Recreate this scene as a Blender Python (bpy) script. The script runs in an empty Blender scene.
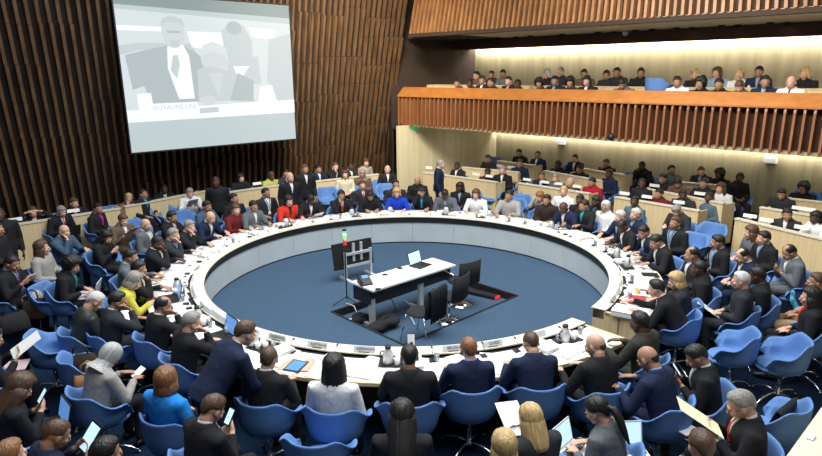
import bpy, math, random
from mathutils import Vector, Matrix
S = bpy.context.scene
COL = S.collection
R = math.radians
PI = math.pi
# ------------------------------------------------------------------ camera
F, PT, RL, HC = 600.0, .2537, -.008, 4.02
CX, CY = -.0775, 10.135                      # centre of the round table
_c, _s = math.cos(RL), math.sin(RL)
RV = Vector((_c, _s*math.sin(PT), _s*math.cos(PT)))
UV = Vector((-_s, _c*math.sin(PT), _c*math.cos(PT)))
DV = Vector((0, math.cos(PT), -math.sin(PT)))
cam = bpy.data.objects.new('camera', bpy.data.cameras.new('camera'))
COL.objects.link(cam)
cam.matrix_world = Matrix(((RV.x, UV.x, -DV.x, 0), (RV.y, UV.y, -DV.y, 0), (RV.z, UV.z, -DV.z, HC), (0, 0, 0, 1)))
cam.data.sensor_width = 36; cam.data.lens = 36*F/822; cam.data.clip_start = .05
S.camera = cam
# ------------------------------------------------------------------ world, lights, exposure
w = bpy.data.worlds.new('world'); S.world = w; w.use_nodes = True
w.node_tree.nodes['Background'].inputs[0].default_value = (.86, .93, 1, 1)
w.node_tree.nodes['Background'].inputs[1].default_value = .10
S.view_settings.view_transform = 'Standard'; S.view_settings.look = 'None'
S.view_settings.gamma = 1; S.view_settings.use_curve_mapping = False
S.view_settings.exposure = 0.12
D = Vector((-.719, .695, 0)); N = Vector((.695, .719, 0))        # balcony side: along (to the left), outward
T = Vector((.755, .656, 0)); M = Vector((-.656, .755, 0))        # slatted wall: along (to the right), outward
def area(name, loc, power, sx, sy, color=(1, 1, 1), aim=None, rz=0, spread=None):
    l = bpy.data.lights.new(name, 'AREA'); l.energy = power; l.shape = 'RECTANGLE'; l.size = sx; l.size_y = sy; l.color = color
    if spread: l.spread = spread
    o = bpy.data.objects.new(name, l); COL.objects.link(o); o.location = loc
    if aim is not None:
        o.rotation_euler = (Vector(aim)-Vector(loc)).to_track_quat('-Z', 'Y').to_euler()
    else:
        o.rotation_euler = (0, 0, rz)
    return o
AZD = math.atan2(D.y, D.x)
area('ceiling_light_panel', (0, 9.0, 8.6), 1150, 6, 7, (.93, .97, 1))
area('ceiling_light_panel', (1.5, 3.0, 8.4), 330, 4, 3, (.95, .98, 1))
area('ceiling_light_panel', (-5.2, 9.0, 8.4), 150, 3, 5, (.95, .98, 1))
area('ceiling_light_panel', (4.6, 12.5, 8.0), 240, 3, 5, (1, .97, .9))
# warm washes on the balcony fascias and on the right half of the slatted wall
area('fascia_wash_light', (2.2, 6.6, 7.8), 190, 3, 1, (1, .88, .70), aim=(7.0, 12.4, 4.6), spread=R(100))
area('fascia_wash_light', (-2.2, 12.6, 7.8), 60, 2, 1, (1, .86, .66), aim=(2.0, 18.0, 4.6), spread=R(90))
area('slat_wall_wash_light', (-1.0, 11.6, 7.8), 240, 2, 1, (1, .90, .74), aim=(-1.8, 18.6, 4.2), spread=R(75))
def strip(nv, dv0, dv1, z, power, tilt=0, col=(1, .97, .86)):
    a = N*nv+D*dv0; b = N*nv+D*dv1; m = (a+b)/2
    o = area('cove_light', (m.x, m.y, z), power, (b-a).length, .06, col, rz=AZD)
    o.rotation_euler = (0, 0, AZD)
    if tilt: o.rotation_euler = (Matrix.Rotation(AZD, 3, 'Z') @ Matrix.Rotation(tilt, 3, 'X')).to_euler()
    return o

# ------------------------------------------------------------------ helpers
def ray(px, py): return RV*((px-411)/F)+UV*((228-py)/F)+DV
def at(px, py, z):
    d = ray(px, py); t = (z-HC)/d.z; return Vector((0, 0, HC))+d*t
def onplane(px, py, nrm, k):
    d = ray(px, py); t = k/(nrm.x*d.x+nrm.y*d.y); return Vector((0, 0, HC))+d*t
def rotz_of(v): return math.atan2(-v[0], v[1])

class MB:
    def __init__(s): s.v = []; s.f = []; s.m = []
    def add(s, vs, fs, mi=0):
        b = len(s.v); s.v += [tuple(v) for v in vs]; s.f += [tuple(i+b for i in f) for f in fs]; s.m += [mi]*len(fs); return s
    def box(s, c, d, X=None, mi=0):
        c = Vector(c); hx, hy, hz = d[0]/2, d[1]/2, d[2]/2
        vs = [Vector((x, y, z)) for x in (-hx, hx) for y in (-hy, hy) for z in (-hz, hz)]
        vs = [(X @ v if X else v)+c for v in vs]
        return s.add(vs, [(0, 1, 3, 2), (4, 6, 7, 5), (0, 4, 5, 1), (2, 3, 7, 6), (0, 2, 6, 4), (1, 5, 7, 3)], mi)
    def loft(s, rings, cap=True, closed=True, mi=0):
        n = len(rings[0]); vs = [p for r in rings for p in r]; fs = []
        for i in range(len(rings)-1):
            for j in range(n if closed else n-1):
                k = (j+1) % n; fs.append((i*n+j, i*n+k, (i+1)*n+k, (i+1)*n+j))
        if cap: fs += [tuple(range(n-1, -1, -1)), tuple(range((len(rings)-1)*n, len(rings)*n))]
        return s.add(vs, fs, mi)
    def ell(s, c, r, X=None, u=16, v=10, mi=0):
        c = Vector(c); vs = []; fs = []
        vs.append(Vector((0, 0, -r[2])))
        for i in range(1, v):
            a = -PI/2+PI*i/v
            for j in range(u):
                b = 2*PI*j/u; vs.append(Vector((r[0]*math.cos(a)*math.cos(b), r[1]*math.cos(a)*math.sin(b), r[2]*math.sin(a))))
        vs.append(Vector((0, 0, r[2])))
        for j in range(u):
            k = (j+1) % u
            fs.append((0, 1+k, 1+j)); fs.append((len(vs)-1, len(vs)-1-u+j, len(vs)-1-u+k))
            for i in range(v-2): fs.append((1+i*u+j, 1+i*u+k, 1+(i+1)*u+k, 1+(i+1)*u+j))
        vs = [(X @ q if X else q)+c for q in vs]
        return s.add(vs, fs, mi)
    def tube(s, pts, rad, n=10, mi=0, rnd=False, flat=1.0):
        pts = [Vector(p) for p in pts]; rings = []
        if not hasattr(rad, '__len__'): rad = [rad]*len(pts)
        rad = list(rad)
        if rnd:
            d0 = (pts[0]-pts[1]).normalized(); d1 = (pts[-1]-pts[-2]).normalized()
            pts = [pts[0]+d0*rad[0]*.92, pts[0]+d0*rad[0]*.6]+pts+[pts[-1]+d1*rad[-1]*.6, pts[-1]+d1*rad[-1]*.92]
            rad = [rad[0]*.38, rad[0]*.8]+rad+[rad[-1]*.8, rad[-1]*.38]
        up = None
        for i, p in enumerate(pts):
            d = (pts[min(i+1, len(pts)-1)]-pts[max(i-1, 0)]).normalized()
            if up is None: up = Vector((0, 0, 1)) if abs(d.z) < .9 else Vector((0, 1, 0))
            a = d.cross(up).normalized(); b = a.cross(d).normalized(); up = b
            rings.append([p+a*(rad[i]*math.cos(2*PI*j/n))+b*(flat*rad[i]*math.sin(2*PI*j/n)) for j in range(n)])
        return s.loft(rings, mi=mi)
    def lathe(s, prof, c=(0, 0, 0), n=20, mi=0):
        c = Vector(c); rings = [[c+Vector((r*math.cos(2*PI*j/n), r*math.sin(2*PI*j/n), z)) for j in range(n)] for r, z in prof]
        return s.loft(rings, mi=mi)
    def mesh(s, name, smooth=True):
        me = bpy.data.meshes.new(name); me.from_pydata(s.v, [], s.f)
        for p, i in zip(me.polygons, s.m): p.material_index = i; p.use_smooth = smooth
        me.update(); return me
    def build(s, name, mat, parent=None, smooth=False, loc=None):
        me = s.mesh(name, smooth)
        for q in (mat if isinstance(mat, (list, tuple)) else [mat]): me.materials.append(q)
        o = bpy.data.objects.new(name, me); COL.objects.link(o)
        if parent: o.parent = parent
        if loc is not None: o.location = loc
        return o
def applied(mb, mods, name='m'):
    me = mb.mesh(name); o = bpy.data.objects.new(name, me); COL.objects.link(o)
    for ty, kw in mods:
        m = o.modifiers.new(ty, ty)
        for k, v in kw.items(): setattr(m, k, v)
    dg = bpy.context.evaluated_depsgraph_get(); dg.update()
    r = bpy.data.meshes.new_from_object(o.evaluated_get(dg)); bpy.data.objects.remove(o); bpy.data.meshes.remove(me)
    r.name = name
    for p in r.polygons: p.use_smooth = True
    return r
def tag(o, label=None, cat=None, group=None, kind=None):
    if label: o['label'] = label
    if cat: o['category'] = cat
    if group: o['group'] = group
    if kind: o['kind'] = kind
    return o
def empty(name, loc=(0, 0, 0), rz=0, label=None, cat=None, group=None):
    o = bpy.data.objects.new(name, None); COL.objects.link(o); o.location = loc; o.rotation_euler = (0, 0, rz)
    o.empty_display_size = .1
    return tag(o, label, cat, group)
def inst(name, me, mat, parent, mtx=None):          # object sharing mesh data, material on the object
    o = bpy.data.objects.new(name, me); COL.objects.link(o)
    if parent: o.parent = parent
    if mtx is not None: o.matrix_local = mtx
    if not me.materials: me.materials.append(None)
    if mat:
        o.material_slots[0].link = 'OBJECT'; o.material_slots[0].material = mat
    return o
def copy_tree(o, parent=None):
    c = o.copy(); COL.objects.link(c)
    if parent: c.parent = parent
    for ch in list(o.children): copy_tree(ch, c)
    return c

# ------------------------------------------------------------------ materials
def mat(name, col, rough=.6, metal=0, noise=0, scale=20, bump=0, bscale=200, emit=None, estr=1, spec=.5, stretch=None, trans=0):
    m = bpy.data.materials.new(name); m.use_nodes = True; nt = m.node_tree; b = nt.nodes['Principled BSDF']
    b.inputs['Base Color'].default_value = (*col, 1); b.inputs['Roughness'].default_value = rough; b.inputs['Metallic'].default_value = metal
    b.inputs['Specular IOR Level'].default_value = spec
    if trans: b.inputs['Transmission Weight'].default_value = trans
    if emit: b.inputs['Emission Color'].default_value = (*emit, 1); b.inputs['Emission Strength'].default_value = estr
    if noise or bump:
        tc = nt.nodes.new('ShaderNodeTexCoord'); mp = nt.nodes.new('ShaderNodeMapping'); nt.links.new(tc.outputs['Object'], mp.inputs[0])
        if stretch: mp.inputs['Scale'].default_value = stretch
    if noise:
        n = nt.nodes.new('ShaderNodeTexNoise'); n.inputs['Scale'].default_value = scale; n.inputs['Detail'].default_value = 4
        nt.links.new(mp.outputs[0], n.inputs['Vector'])
        r = nt.nodes.new('ShaderNodeValToRGB'); r.color_ramp.elements[0].position = .3; r.color_ramp.elements[1].position = .7
        r.color_ramp.elements[0].color = (*[c*(1-noise) for c in col], 1); r.color_ramp.elements[1].color = (*[min(1, c*(1+noise)) for c in col], 1)
        nt.links.new(n.outputs[0], r.inputs[0]); nt.links.new(r.outputs[0], b.inputs['Base Color'])
    if bump:
        n2 = nt.nodes.new('ShaderNodeTexNoise'); n2.inputs['Scale'].default_value = bscale; n2.inputs['Detail'].default_value = 3
        nt.links.new(mp.outputs[0], n2.inputs['Vector'])
        bp = nt.nodes.new('ShaderNodeBump'); bp.inputs['Strength'].default_value = bump; bp.inputs['Distance'].default_value = .02
        nt.links.new(n2.outputs[0], bp.inputs['Height']); nt.links.new(bp.outputs[0], b.inputs['Normal'])
    return m
MT = dict(
 carpet=mat('blue_carpet', (.055, .096, .152), .95, noise=.16, scale=60, bump=.3, bscale=500, spec=.1),
 navy_carpet=mat('navy_carpet', (.007, .020, .046), .95, noise=.25, scale=40, bump=.3, bscale=500, spec=.1),
 slat=mat('slat_wood', (.135, .073, .034), .45, noise=.35, scale=6, stretch=(1, 1, .15)),
 slatback=mat('slat_backing', (.018, .010, .006), .9),
 fin=mat('fin_wood', (.27, .105, .042), .45, noise=.25, scale=5, stretch=(1, 1, .2)),
 finback=mat('fin_backing', (.036, .017, .009), .8),
 fascia=mat('fascia_wood', (.27, .125, .048), .45, noise=.3, scale=5, stretch=(1, 1, .15)),
 ledge=mat('warm_lit_ledge_wood', (.40, .15, .036), .35, noise=.15, scale=4, stretch=(1, 1, 3)),  # warm glow on the ledge is put into this orange colour
 maple=mat('maple_panel', (.70, .55, .31), .5, noise=.10, scale=5, stretch=(6, 6, .3)),
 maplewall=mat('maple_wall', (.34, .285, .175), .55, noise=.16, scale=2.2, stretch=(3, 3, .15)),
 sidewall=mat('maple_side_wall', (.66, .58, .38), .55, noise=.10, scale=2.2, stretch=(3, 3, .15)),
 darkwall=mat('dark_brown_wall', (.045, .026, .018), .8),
 darkbeam=mat('dark_brown_beam', (.06, .022, .012), .6),
 soffit=mat('cream_soffit', (.74, .66, .46), .8),
 cream=mat('cream_laminate', (.74, .67, .54), .4, noise=.04, scale=8),
 white=mat('white_laminate', (.82, .82, .80), .45),
 panel=mat('grey_panel', (.50, .55, .57), .5, noise=.06, scale=2),
 black=mat('black_plastic', (.012, .012, .013), .5),
 blackcloth=mat('black_cloth', (.010, .010, .012), .9, bump=.3, bscale=60),
 chrome=mat('chrome', (.75, .76, .78), .18, 1),
 alu=mat('aluminium', (.72, .73, .74), .45, .4),
 chair=mat('blue_fabric', (.115, .24, .52), .75, noise=.06, scale=200, bump=.15, bscale=500, spec=.3),
 paper=mat('white_paper', (.88, .88, .86), .7, noise=.04, scale=60),
 ypaper=mat('cream_paper', (.86, .84, .52), .7),
 print=mat('printed_text', (.02, .02, .022), .7),
 gprint=mat('grey_print', (.45, .45, .46), .7),
 screen=mat('lit_screen', (.3, .5, .6), .3, emit=(.55, .78, .88), estr=.9),
 bscreen=mat('blue_screen', (.05, .15, .4), .3, emit=(.10, .28, .62), estr=.8),
 plate=mat('name_plate', (.70, .71, .72), .5),
 glass=mat('drinking_glass', (.8, .85, .86), .08, spec=.6, trans=.75),
 brownleather=mat('tan_leather', (.36, .17, .06), .5),
 mauve=mat('mauve_paper', (.62, .45, .47), .7), greycoat=mat('grey_wool', (.38, .37, .36), .9, noise=.2, scale=60),
 redbook=mat('red_cover', (.55, .03, .05), .5), amber=mat('amber_drink', (.75, .42, .06), .3), gold=mat('tan_folder', (.62, .40, .25), .7),
 lime=mat('green_lamp', (.1, .6, .2), .3, emit=(.15, .8, .3), estr=.8), wlamp=mat('white_lamp', (.8, .9, .9), .3, emit=(.7, .9, .9), estr=.8),
 ylamp=mat('yellow_lamp', (.7, .7, .1), .3, emit=(.5, .55, .1), estr=.3), rlamp=mat('red_lamp', (.5, .02, .02), .3, emit=(.7, .03, .02), estr=.6),
 exitg=mat('exit_green', (.0, .35, .15), .5, emit=(.0, .5, .2), estr=.5),
 bulb=mat('downlight_bulb', (1, .95, .8), .5, emit=(1, .93, .75), estr=2.5),
 ptop=mat('picture_haze', (.3, .35, .36), .6, emit=(.50, .60, .61), estr=.75),
)
SKIN = {k: mat('skin_'+n, c, .5, spec=.35) for k, n, c in (('L', 'fair', (.62, .37, .27)), ('M', 'tan', (.40, .22, .14)), ('D', 'deep', (.10, .048, .030)))}
HAIRC = {k: mat('hair_'+n, c, .5, bump=.6, bscale=60, stretch=(1, 1, .12), noise=.3, scale=50) for k, n, c in (
 ('k', 'black', (.010, .009, .009)), ('b', 'brown', (.085, .045, .025)), ('g', 'grey', (.26, .24, .22)), ('w', 'white', (.55, .53, .50)),
 ('y', 'blonde', (.52, .36, .16)), ('r', 'auburn', (.22, .10, .04)), ('ltg', 'grey_cloth', (.42, .42, .41)), ('tan', 'tan_cloth', (.30, .22, .15)))}
CL = {}
for k, c in dict(black=(.015, .015, .018), char=(.028, .030, .036), navy=(.012, .020, .052), grey=(.12, .13, .145), ltgrey=(.33, .32, .30), white=(.74, .74, .74),
 blue=(.05, .095, .15), lblue=(.24, .34, .48), yellow=(.56, .50, .06), royal=(.01, .05, .50), red=(.62, .035, .02), maroon=(.13, .012, .015), crimson=(.38, .01, .04),
 brown=(.13, .085, .055), dbrown=(.035, .022, .016), cream=(.62, .56, .40), tan=(.40, .28, .16), teal=(.03, .30, .34), turq=(.02, .28, .42), magenta=(.42, .03, .30),
 steel=(.085, .13, .17), olive=(.035, .036, .028), leather=(.035, .040, .038), sky=(.02, .24, .70), lime=(.42, .45, .12), purple=(.12, .02, .08), pink=(.55, .25, .25)).items():
    CL[k] = mat('cloth_'+k, c, .45 if k == 'leather' else .85, noise=.12, scale=30, bump=.5, bscale=14, spec=.25)
CL['hijabcloth'] = CL['ltgrey']
SHOE = mat('shoe_leather', (.01, .009, .009), .35)
EYE = mat('dark_eye', (.015, .01, .008), .2); LIP = mat('lip', (.38, .13, .11), .5)
# ------------------------------------------------------------------ people: one continuous body per pose, clothes and hair as children
def two_bone(S_, W_, l1, l2, pole):
    d = W_-S_; L = d.length; mx = (l1+l2)*.985
    if L > mx: W_ = S_+d*(mx/L); d = W_-S_; L = mx
    a = (l1*l1-l2*l2+L*L)/(2*L); h = math.sqrt(max(0, l1*l1-a*a)); u = d.normalized()
    p = (pole-u*pole.dot(u)).normalized()
    return S_+u*a+p*h, W_
SEC = [(-.10, .168, .125, 0), (0, .176, .130, 0), (.12, .166, .118, 0), (.25, .184, .122, 0), (.36, .206, .122, 0), (.42, .200, .106, -.004), (.462, .150, .084, -.010), (.50, .070, .064, -.012)]
def torso(mb, Mx, infl, lo=0, hi=8):
    rings = []
    for h, a, b, yo in SEC[lo:hi]:
        k = infl if h < .44 else infl*.7
        rings.append([Mx @ Vector(((a+k)*math.cos(2*PI*j/24), yo+(b+k)*math.sin(2*PI*j/24), h)) for j in range(24)])
    if infl: 
        rings = [[Mx @ (Mx.inverted() @ p+Vector((0, 0, -.012))) for p in rings[0]]]+rings[1:]
    mb.loft(rings)
def head_geo(mb, H):
    e = lambda c, r, u=18, v=12: mb.ell(H @ Vector(c), r, H.to_3x3(), u, v)
    e((0, -.012, .020), (.075, .095, .092)); e((0, .022, -.028), (.060, .070, .082)); e((0, .042, -.078), (.040, .044, .036)); e((0, .018, -.062), (.054, .060, .045))
    e((0, .088, .004), (.048, .012, .012))                                  # brow
    for sx in (-1, 1):
        e((sx*.034, .068, -.030), (.024, .024, .022)); e((sx*.078, -.004, -.012), (.010, .020, .032), 10, 8)
    mb.tube([H @ Vector(p) for p in ((0, .088, .002), (0, .104, -.022), (0, .108, -.034))], [.008, .012, .014], 8, rnd=True)
    e((0, .090, -.063), (.022, .010, .008), 10, 8)
def hand_geo(mb, W, dh, nrm, side, curl=.5):
    dh = dh.normalized(); a = dh.cross(nrm).normalized()*side; n = a.cross(dh).normalized()*side
    if n.dot(nrm) < 0: n = -n
    X = Matrix((a, dh, n)).transposed()
    mb.ell(W+dh*.052, (.041, .056, .017), X, 14, 8)
    tips = None
    for off, ln in ((-.031, .052), (-.0105, .066), (.0105, .071), (.031, .062)):
        p = W+dh*.088+a*off; pts = [p-dh*.02, p]; d = dh+a*off*2.6
        for i, q in enumerate((.42, .32, .26)):
            d = (d+n*curl*(.55+.25*i)).normalized(); p = p+d*(ln*q*1.15); pts.append(p)
        mb.tube(pts, [.0095, .0095, .009, .0085, .0075], 8, rnd=True)
    p = W+dh*.025+a*.026
    mb.tube([p, p+dh*.026+a*.022+n*.006, p+dh*.052+a*.026+n*.018, p+dh*.070+a*.022+n*.028], [.012, .0115, .010, .0085], 8, rnd=True)
    return W+dh*.10+n*.03
POSES = {  # lean, head pitch, head yaw, wrist R, wrist L (x to the person's right, y forward, z up), standing
 'desk': (8, 18, 0, (.15, .40, .80), (-.17, .40, .80)), 'desk2': (6, 14, 24, (.19, .42, .80), (-.12, .37, .80)), 'desk3': (11, 20, -22, (.10, .40, .80), (-.22, .38, .80)),
 'write': (20, 34, 0, (.13, .44, .80), (-.20, .42, .80)), 'read': (18, 48, 0, (.12, .40, .80), (-.14, .40, .80)),
 'chin': (13, 16, 12, (.07, .29, 1.02), (-.16, .42, .80)), 'head': (14, 26, 0, (.06, .30, 1.13), (-.16, .42, .80)), 'headhands': (12, 12, 0, (.15, .22, 1.15), (-.15, .22, 1.15)),
 'lap': (2, 8, 0, (.09, .22, .68), (-.09, .24, .69)), 'lap2': (6, 14, 22, (.10, .27, .68), (-.07, .24, .69)), 'lap3': (-2, 4, -22, (.16, .25, .67), (-.13, .24, .69)),
 'hold': (8, 28, 0, (.12, .30, .86), (-.12, .30, .86)), 'phone': (12, 38, 0, (.06, .30, .86), (-.08, .28, .82)), 'tablet': (14, 34, 6, (.10, .34, .86), (-.10, .34, .88)),
 'laptop': (14, 30, 0, (.11, .30, .72), (-.11, .30, .72)), 'reach': (34, 14, 0, (.06, .66, .82), (-.24, .52, .81)),
 'stand': (2, 8, 0, (.25, .06, .83), (-.25, .06, .83)), 'standfold': (2, 10, 0, (.06, .22, 1.00), (-.06, .24, 1.02)), 'lean': (42, 26, 0, (.14, .52, .82), (-.16, .50, .82)),
}
_T = {}; HS = 1.06
def template(pose):
    if pose in _T: return _T[pose]
    lean, pitch, yaw, wr, wl = POSES[pose]; st = pose in ('stand', 'standfold', 'lean')
    P0 = Vector((0, 0, .94 if st else .56))
    Mx = Matrix.Translation(P0) @ Matrix.Rotation(-R(lean), 4, 'X')
    nb = Mx @ Vector((0, -.01, .50)); nd = Vector((0, math.sin(R(lean*.6+8)), math.cos(R(lean*.6+8))))
    HCn = nb+nd*.104+Vector((0, .030+.0007*pitch, -.0006*pitch))
    H = Matrix.Translation(HCn) @ Matrix.Rotation(-R(yaw), 4, 'Z') @ Matrix.Rotation(-R(pitch), 4, 'X') @ Matrix.Scale(HS, 4)
    body = MB(); jk = MB(); tr = MB(); shs = []
    torso(body, Mx, -.020); torso(jk, Mx, .014)
    head_geo(body, H)
    body.tube([nb-nd*.05, nb+nd*.03, H @ Vector((0, -.022, -.045))], [.060, .058, .060], 14, rnd=True)
    hands = []
    for sx, wv in ((1, wr), (-1, wl)):
        Sh = Mx @ Vector((sx*.192, -.004, .408)); W = Vector(wv)
        pole = Vector((sx*.55, -.25, -1)) if not (pose == 'stand') else Vector((sx*.3, -1, 0))
        if pose in ('chin', 'head') and sx == 1: pole = Vector((.45, .1, -1))
        E_, W = two_bone(Sh, W, .285, .255, pole)
        body.tube([Sh, Sh.lerp(E_, .5), E_], [.044, .044, .038], 12, rnd=True); body.tube([E_, E_.lerp(W, .4), W], [.038, .038, .025], 12, rnd=True)
        jk.tube([Mx @ Vector((sx*.12, -.004, .388)), Sh, Sh.lerp(E_, .5), E_], [.084, .076, .066, .058], 14, rnd=True); jk.tube([E_, E_.lerp(W, .5), E_.lerp(W, .95)], [.054, .049, .040], 14, rnd=False)
        fd = (W-E_).normalized()
        if pose in ('chin', 'head', 'headhands') and (sx == 1 or pose == 'headhands'):
            dh = (H @ Vector((sx*.03, .02, -.04 if pose == 'chin' else .04))-W); nn = Vector((0, -1, .2)) if pose != 'headhands' else Vector((-sx, -.2, 0)); cu = .55
        elif st and pose == 'stand': dh = fd+Vector((0, .1, -.2)); nn = Vector((-sx, 0, 0)); cu = .3
        elif pose in ('hold', 'tablet', 'phone', 'standfold'): dh = fd+Vector((-sx*.4, .3, .15)); nn = Vector((-sx*.8, 0, .5)); cu = .6
        else: dh = Vector((fd.x*.7-sx*.12, .8, -.12)); nn = Vector((0, -.1, -1)); cu = .35
        hands.append(hand_geo(body, W, dh, nn, -sx, cu))
        hp = P0+Vector((sx*.085, 0, -.02))
        if st: K = P0+Vector((sx*.10, .03, -.46)); A = Vector((sx*.11, -.03, .09))
        else: K = Vector((sx*.115, .42, .545)); A = Vector((sx*.125, .38, .09))
        body.tube([hp, K], [.078, .055], 12, rnd=True); body.tube([K, K.lerp(A, .35), A], [.052, .050, .034], 12, rnd=True)
        body.tube([A+Vector((0, -.02, -.04)), A+Vector((0, .12, -.055))], [.032, .028], 10, rnd=True)
        tr.tube([hp, hp.lerp(K, .5), K], [.098, .086, .070], 14, rnd=True); tr.tube([K, K.lerp(A, .5), A+Vector((0, 0, -.01))], [.070, .062, .056], 14)
        sh = MB(); shs.append(sh); sh.tube([A+Vector((0, -.035, -.045)), A+Vector((0, .05, -.042)), A+Vector((0, .15, -.055))], [.040, .042, .034], 12, rnd=True)
    tr.ell(P0+Vector((0, 0, -.02)), (.172, .130, .11), None, 20, 12)
    rm = lambda mb, v, it, nm: applied(mb, [('REMESH', dict(mode='VOXEL', voxel_size=v)), ('SMOOTH', dict(iterations=it, factor=.5))], nm)
    t = dict(body=rm(body, .0085, 2, 'body_'+pose), jacket=rm(jk, .017, 3, 'jacket_'+pose), trousers=rm(tr, .02, 3, 'trousers_'+pose), shoes=[q.mesh('shoe_'+pose) for q in shs], H=H, Mx=Mx, hands=hands, hc=HCn, st=st)
    _T[pose] = t; return t

def smooth(x, a, b):
    t = min(1, max(0, (x-a)/(b-a))); return t*t*(3-2*t)
def n3(x, y, z): return math.sin(x*7.1+y*3.3)*math.sin(y*6.7-z*4.1)*math.sin(z*8.3+x*2.9)
_H = {}
def hair_mesh(style):
    if style in _H: return _H[style]
    mb = MB(); U, V = 36, 24; vs = []; fs = []
    curly = style == 'curly'; hij = style == 'hijab'
    Tt = dict(short=.010, buzz=.004, bald=.0025, balding=.008, long=.024, verylong=.034, bob=.026, curly=.052, bun=.016, ponytail=.016, hijab=.020)[style]
    for i in range(V+1):
        el = -PI/2+PI*i/V
        for j in range(U):
            az = 2*PI*j/U; d = Vector((math.cos(el)*math.sin(az), math.cos(el)*math.cos(az), math.sin(el)))
            a = abs((math.degrees(az)+180) % 360-180)
            front = .50; side = -.14; back = -.74
            if style in ('long', 'verylong', 'bob', 'curly'): side = -.75; back = -.9
            if style == 'balding': front = .80
            if hij: hl = .36 if a < 32 else .36-(a-32)/22*1.5; hl = max(hl, -1.1)
            elif a < 48: hl = front+.06*math.cos(R(a*3))
            elif a < 80: hl = front+(side-front)*smooth(a, 48, 80)
            elif a < 115: hl = side
            else: hl = side+(back-side)*smooth(a, 115, 165)
            k = smooth(d.z, hl-.06, hl+.10)
            if style == 'bald': k *= (1-smooth(d.z, -.30, .12))*smooth(a, 80, 130)
            if style == 'balding': k *= 1-.9*smooth(d.z, .72, .86)*(1 if d.y > -.35 else 0)
            th = Tt*(.75+.35*smooth(d.z, -.2, .8))
            if style == 'short': th += .006*smooth(d.y, .1, .6)*smooth(d.z, .5, .8)
            if curly: th *= .85+.35*n3(d.x*2.6, d.y*2.6, d.z*2.6)
            elif not hij: th *= 1+.22*n3(d.x*3+1, d.y*2, d.z*1.2)
            r = th*k-.014*(1-k)
            base = Vector((d.x*.0765, d.y*.0965-.012, d.z*(.094 if d.z > 0 else (.125 if hij else .105))+.019))
            vs.append(base+d*r)
        
    for i in range(V):
        for j in range(U):
            k = (j+1) % U; fs.append((i*U+j, i*U+k, (i+1)*U+k, (i+1)*U+j))
    mb.add(vs, fs)
    if style in ('long', 'verylong', 'bob'):
        L = dict(bob=-.115, long=-.25, verylong=-.36)[style]; rings = []
        for z, wd, bk, a0 in ((.03, .092, -.112, 62), (-.04, .100, -.118, 66), (L*.55-.02, .108, -.120, 72), (L*.85, .100, -.118, 84), (L, .080, -.104, 100)):
            o = []; inn = []
            for j in range(17):
                wd_ = wd+(.016 if style == 'verylong' else 0); a = R(a0+(360-2*a0)*j/16); wv = 1+.03*math.sin(j*2.3+z*30)
                o.append(Vector((math.sin(a)*wd_*wv, max(-.2, (math.cos(a)*abs(bk)*wv))-.004, z))); inn.append(Vector((math.sin(a)*(wd-.026), math.cos(a)*(abs(bk)-.028)-.004, z)))
            rings.append(o+inn[::-1])
        mb.loft(rings)
    if style == 'bun': mb.ell((0, -.118, .045), (.040, .034, .038), None, 14, 10)
    if style == 'ponytail':
        mb.tube([(0, -.10, .02), (0, -.150, -.01), (0, -.165, -.10), (.005, -.155, -.20), (.01, -.15, -.30)], [.020, .030, .034, .028, .010], 12, rnd=True)
    if hij:
        rings = []
        for z, wd, dp, yo in ((-.06, .080, .092, -.004), (-.10, .084, .086, -.012), (-.13, .100, .094, -.022), (-.155, .128, .108, -.030), (-.175, .140, .115, -.034)):
            rings.append([Vector((math.cos(2*PI*j/26)*wd*(1+.03*math.sin(5*j)), math.sin(2*PI*j/26)*dp+yo, z)) for j in range(26)])
        mb.loft(rings, cap=False)
    me = mb.mesh('hair_'+style); _H[style] = me; return me
def torso_front(z, x, infl):
    for q in range(len(SEC)-1):
        h0, a0, b0, y0 = SEC[q]; h1, a1, b1, y1 = SEC[q+1]
        if h0 <= z <= h1:
            t = (z-h0)/(h1-h0); k = infl if z < .44 else infl*.7
            a = a0+(a1-a0)*t+k; b = b0+(b1-b0)*t+k; yo = y0+(y1-y0)*t
            return yo+b*math.sqrt(max(0, 1-(x/a)**2))
    return .1
def front_strip(fn, infl, z0, z1, n=10, m=6, th=.006):
    rings = []
    for i in range(n+1):
        z = z0+(z1-z0)*i/n; xl, xr = fn(z)
        o = [Vector((xl+(xr-xl)*j/m, torso_front(z, xl+(xr-xl)*j/m, infl)+th, z)) for j in range(m+1)]
        rings.append(o+[v-Vector((0, th+.014, 0)) for v in reversed(o)])
    mb = MB(); mb.loft(rings); return mb
SHIRT = front_strip(lambda z: (-(.003+.038*(z-.25)/.235), .003+.038*(z-.25)/.235), .018, .25, .485).mesh('shirt_front')
TIE = front_strip(lambda z: (-(.010+.012*(1-(z-.24)/.23)), .010+.012*(1-(z-.24)/.23)), .025, .24, .47).mesh('tie')
_l = MB()
for sx in (-1, 1):
    q = front_strip(lambda z: (sx*.075*(z-.16)/.32-.007, sx*.075*(z-.16)/.32+.007), .026, .16, .47, m=2); _l.add(q.v, q.f)
_l.box((0, torso_front(.13, 0, .03)+.004, .125), (.07, .006, .09))
LANY = _l.mesh('lanyard')
_c = MB(); rings = []
for r_, z_ in ((.068, .462), (.064, .492), (.060, .515), (.054, .515), (.054, .47)):
    rings.append([Vector((math.cos(2*PI*j/22)*r_*1.05, math.sin(2*PI*j/22)*r_*.98-.008, z_+(.012 if math.sin(2*PI*j/22) < 0 else -.016*math.sin(2*PI*j/22)))) for j in range(22)])
_c.loft(rings, cap=False); COLLAR = _c.mesh('collar')
_c = MB(); rings = []
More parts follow.
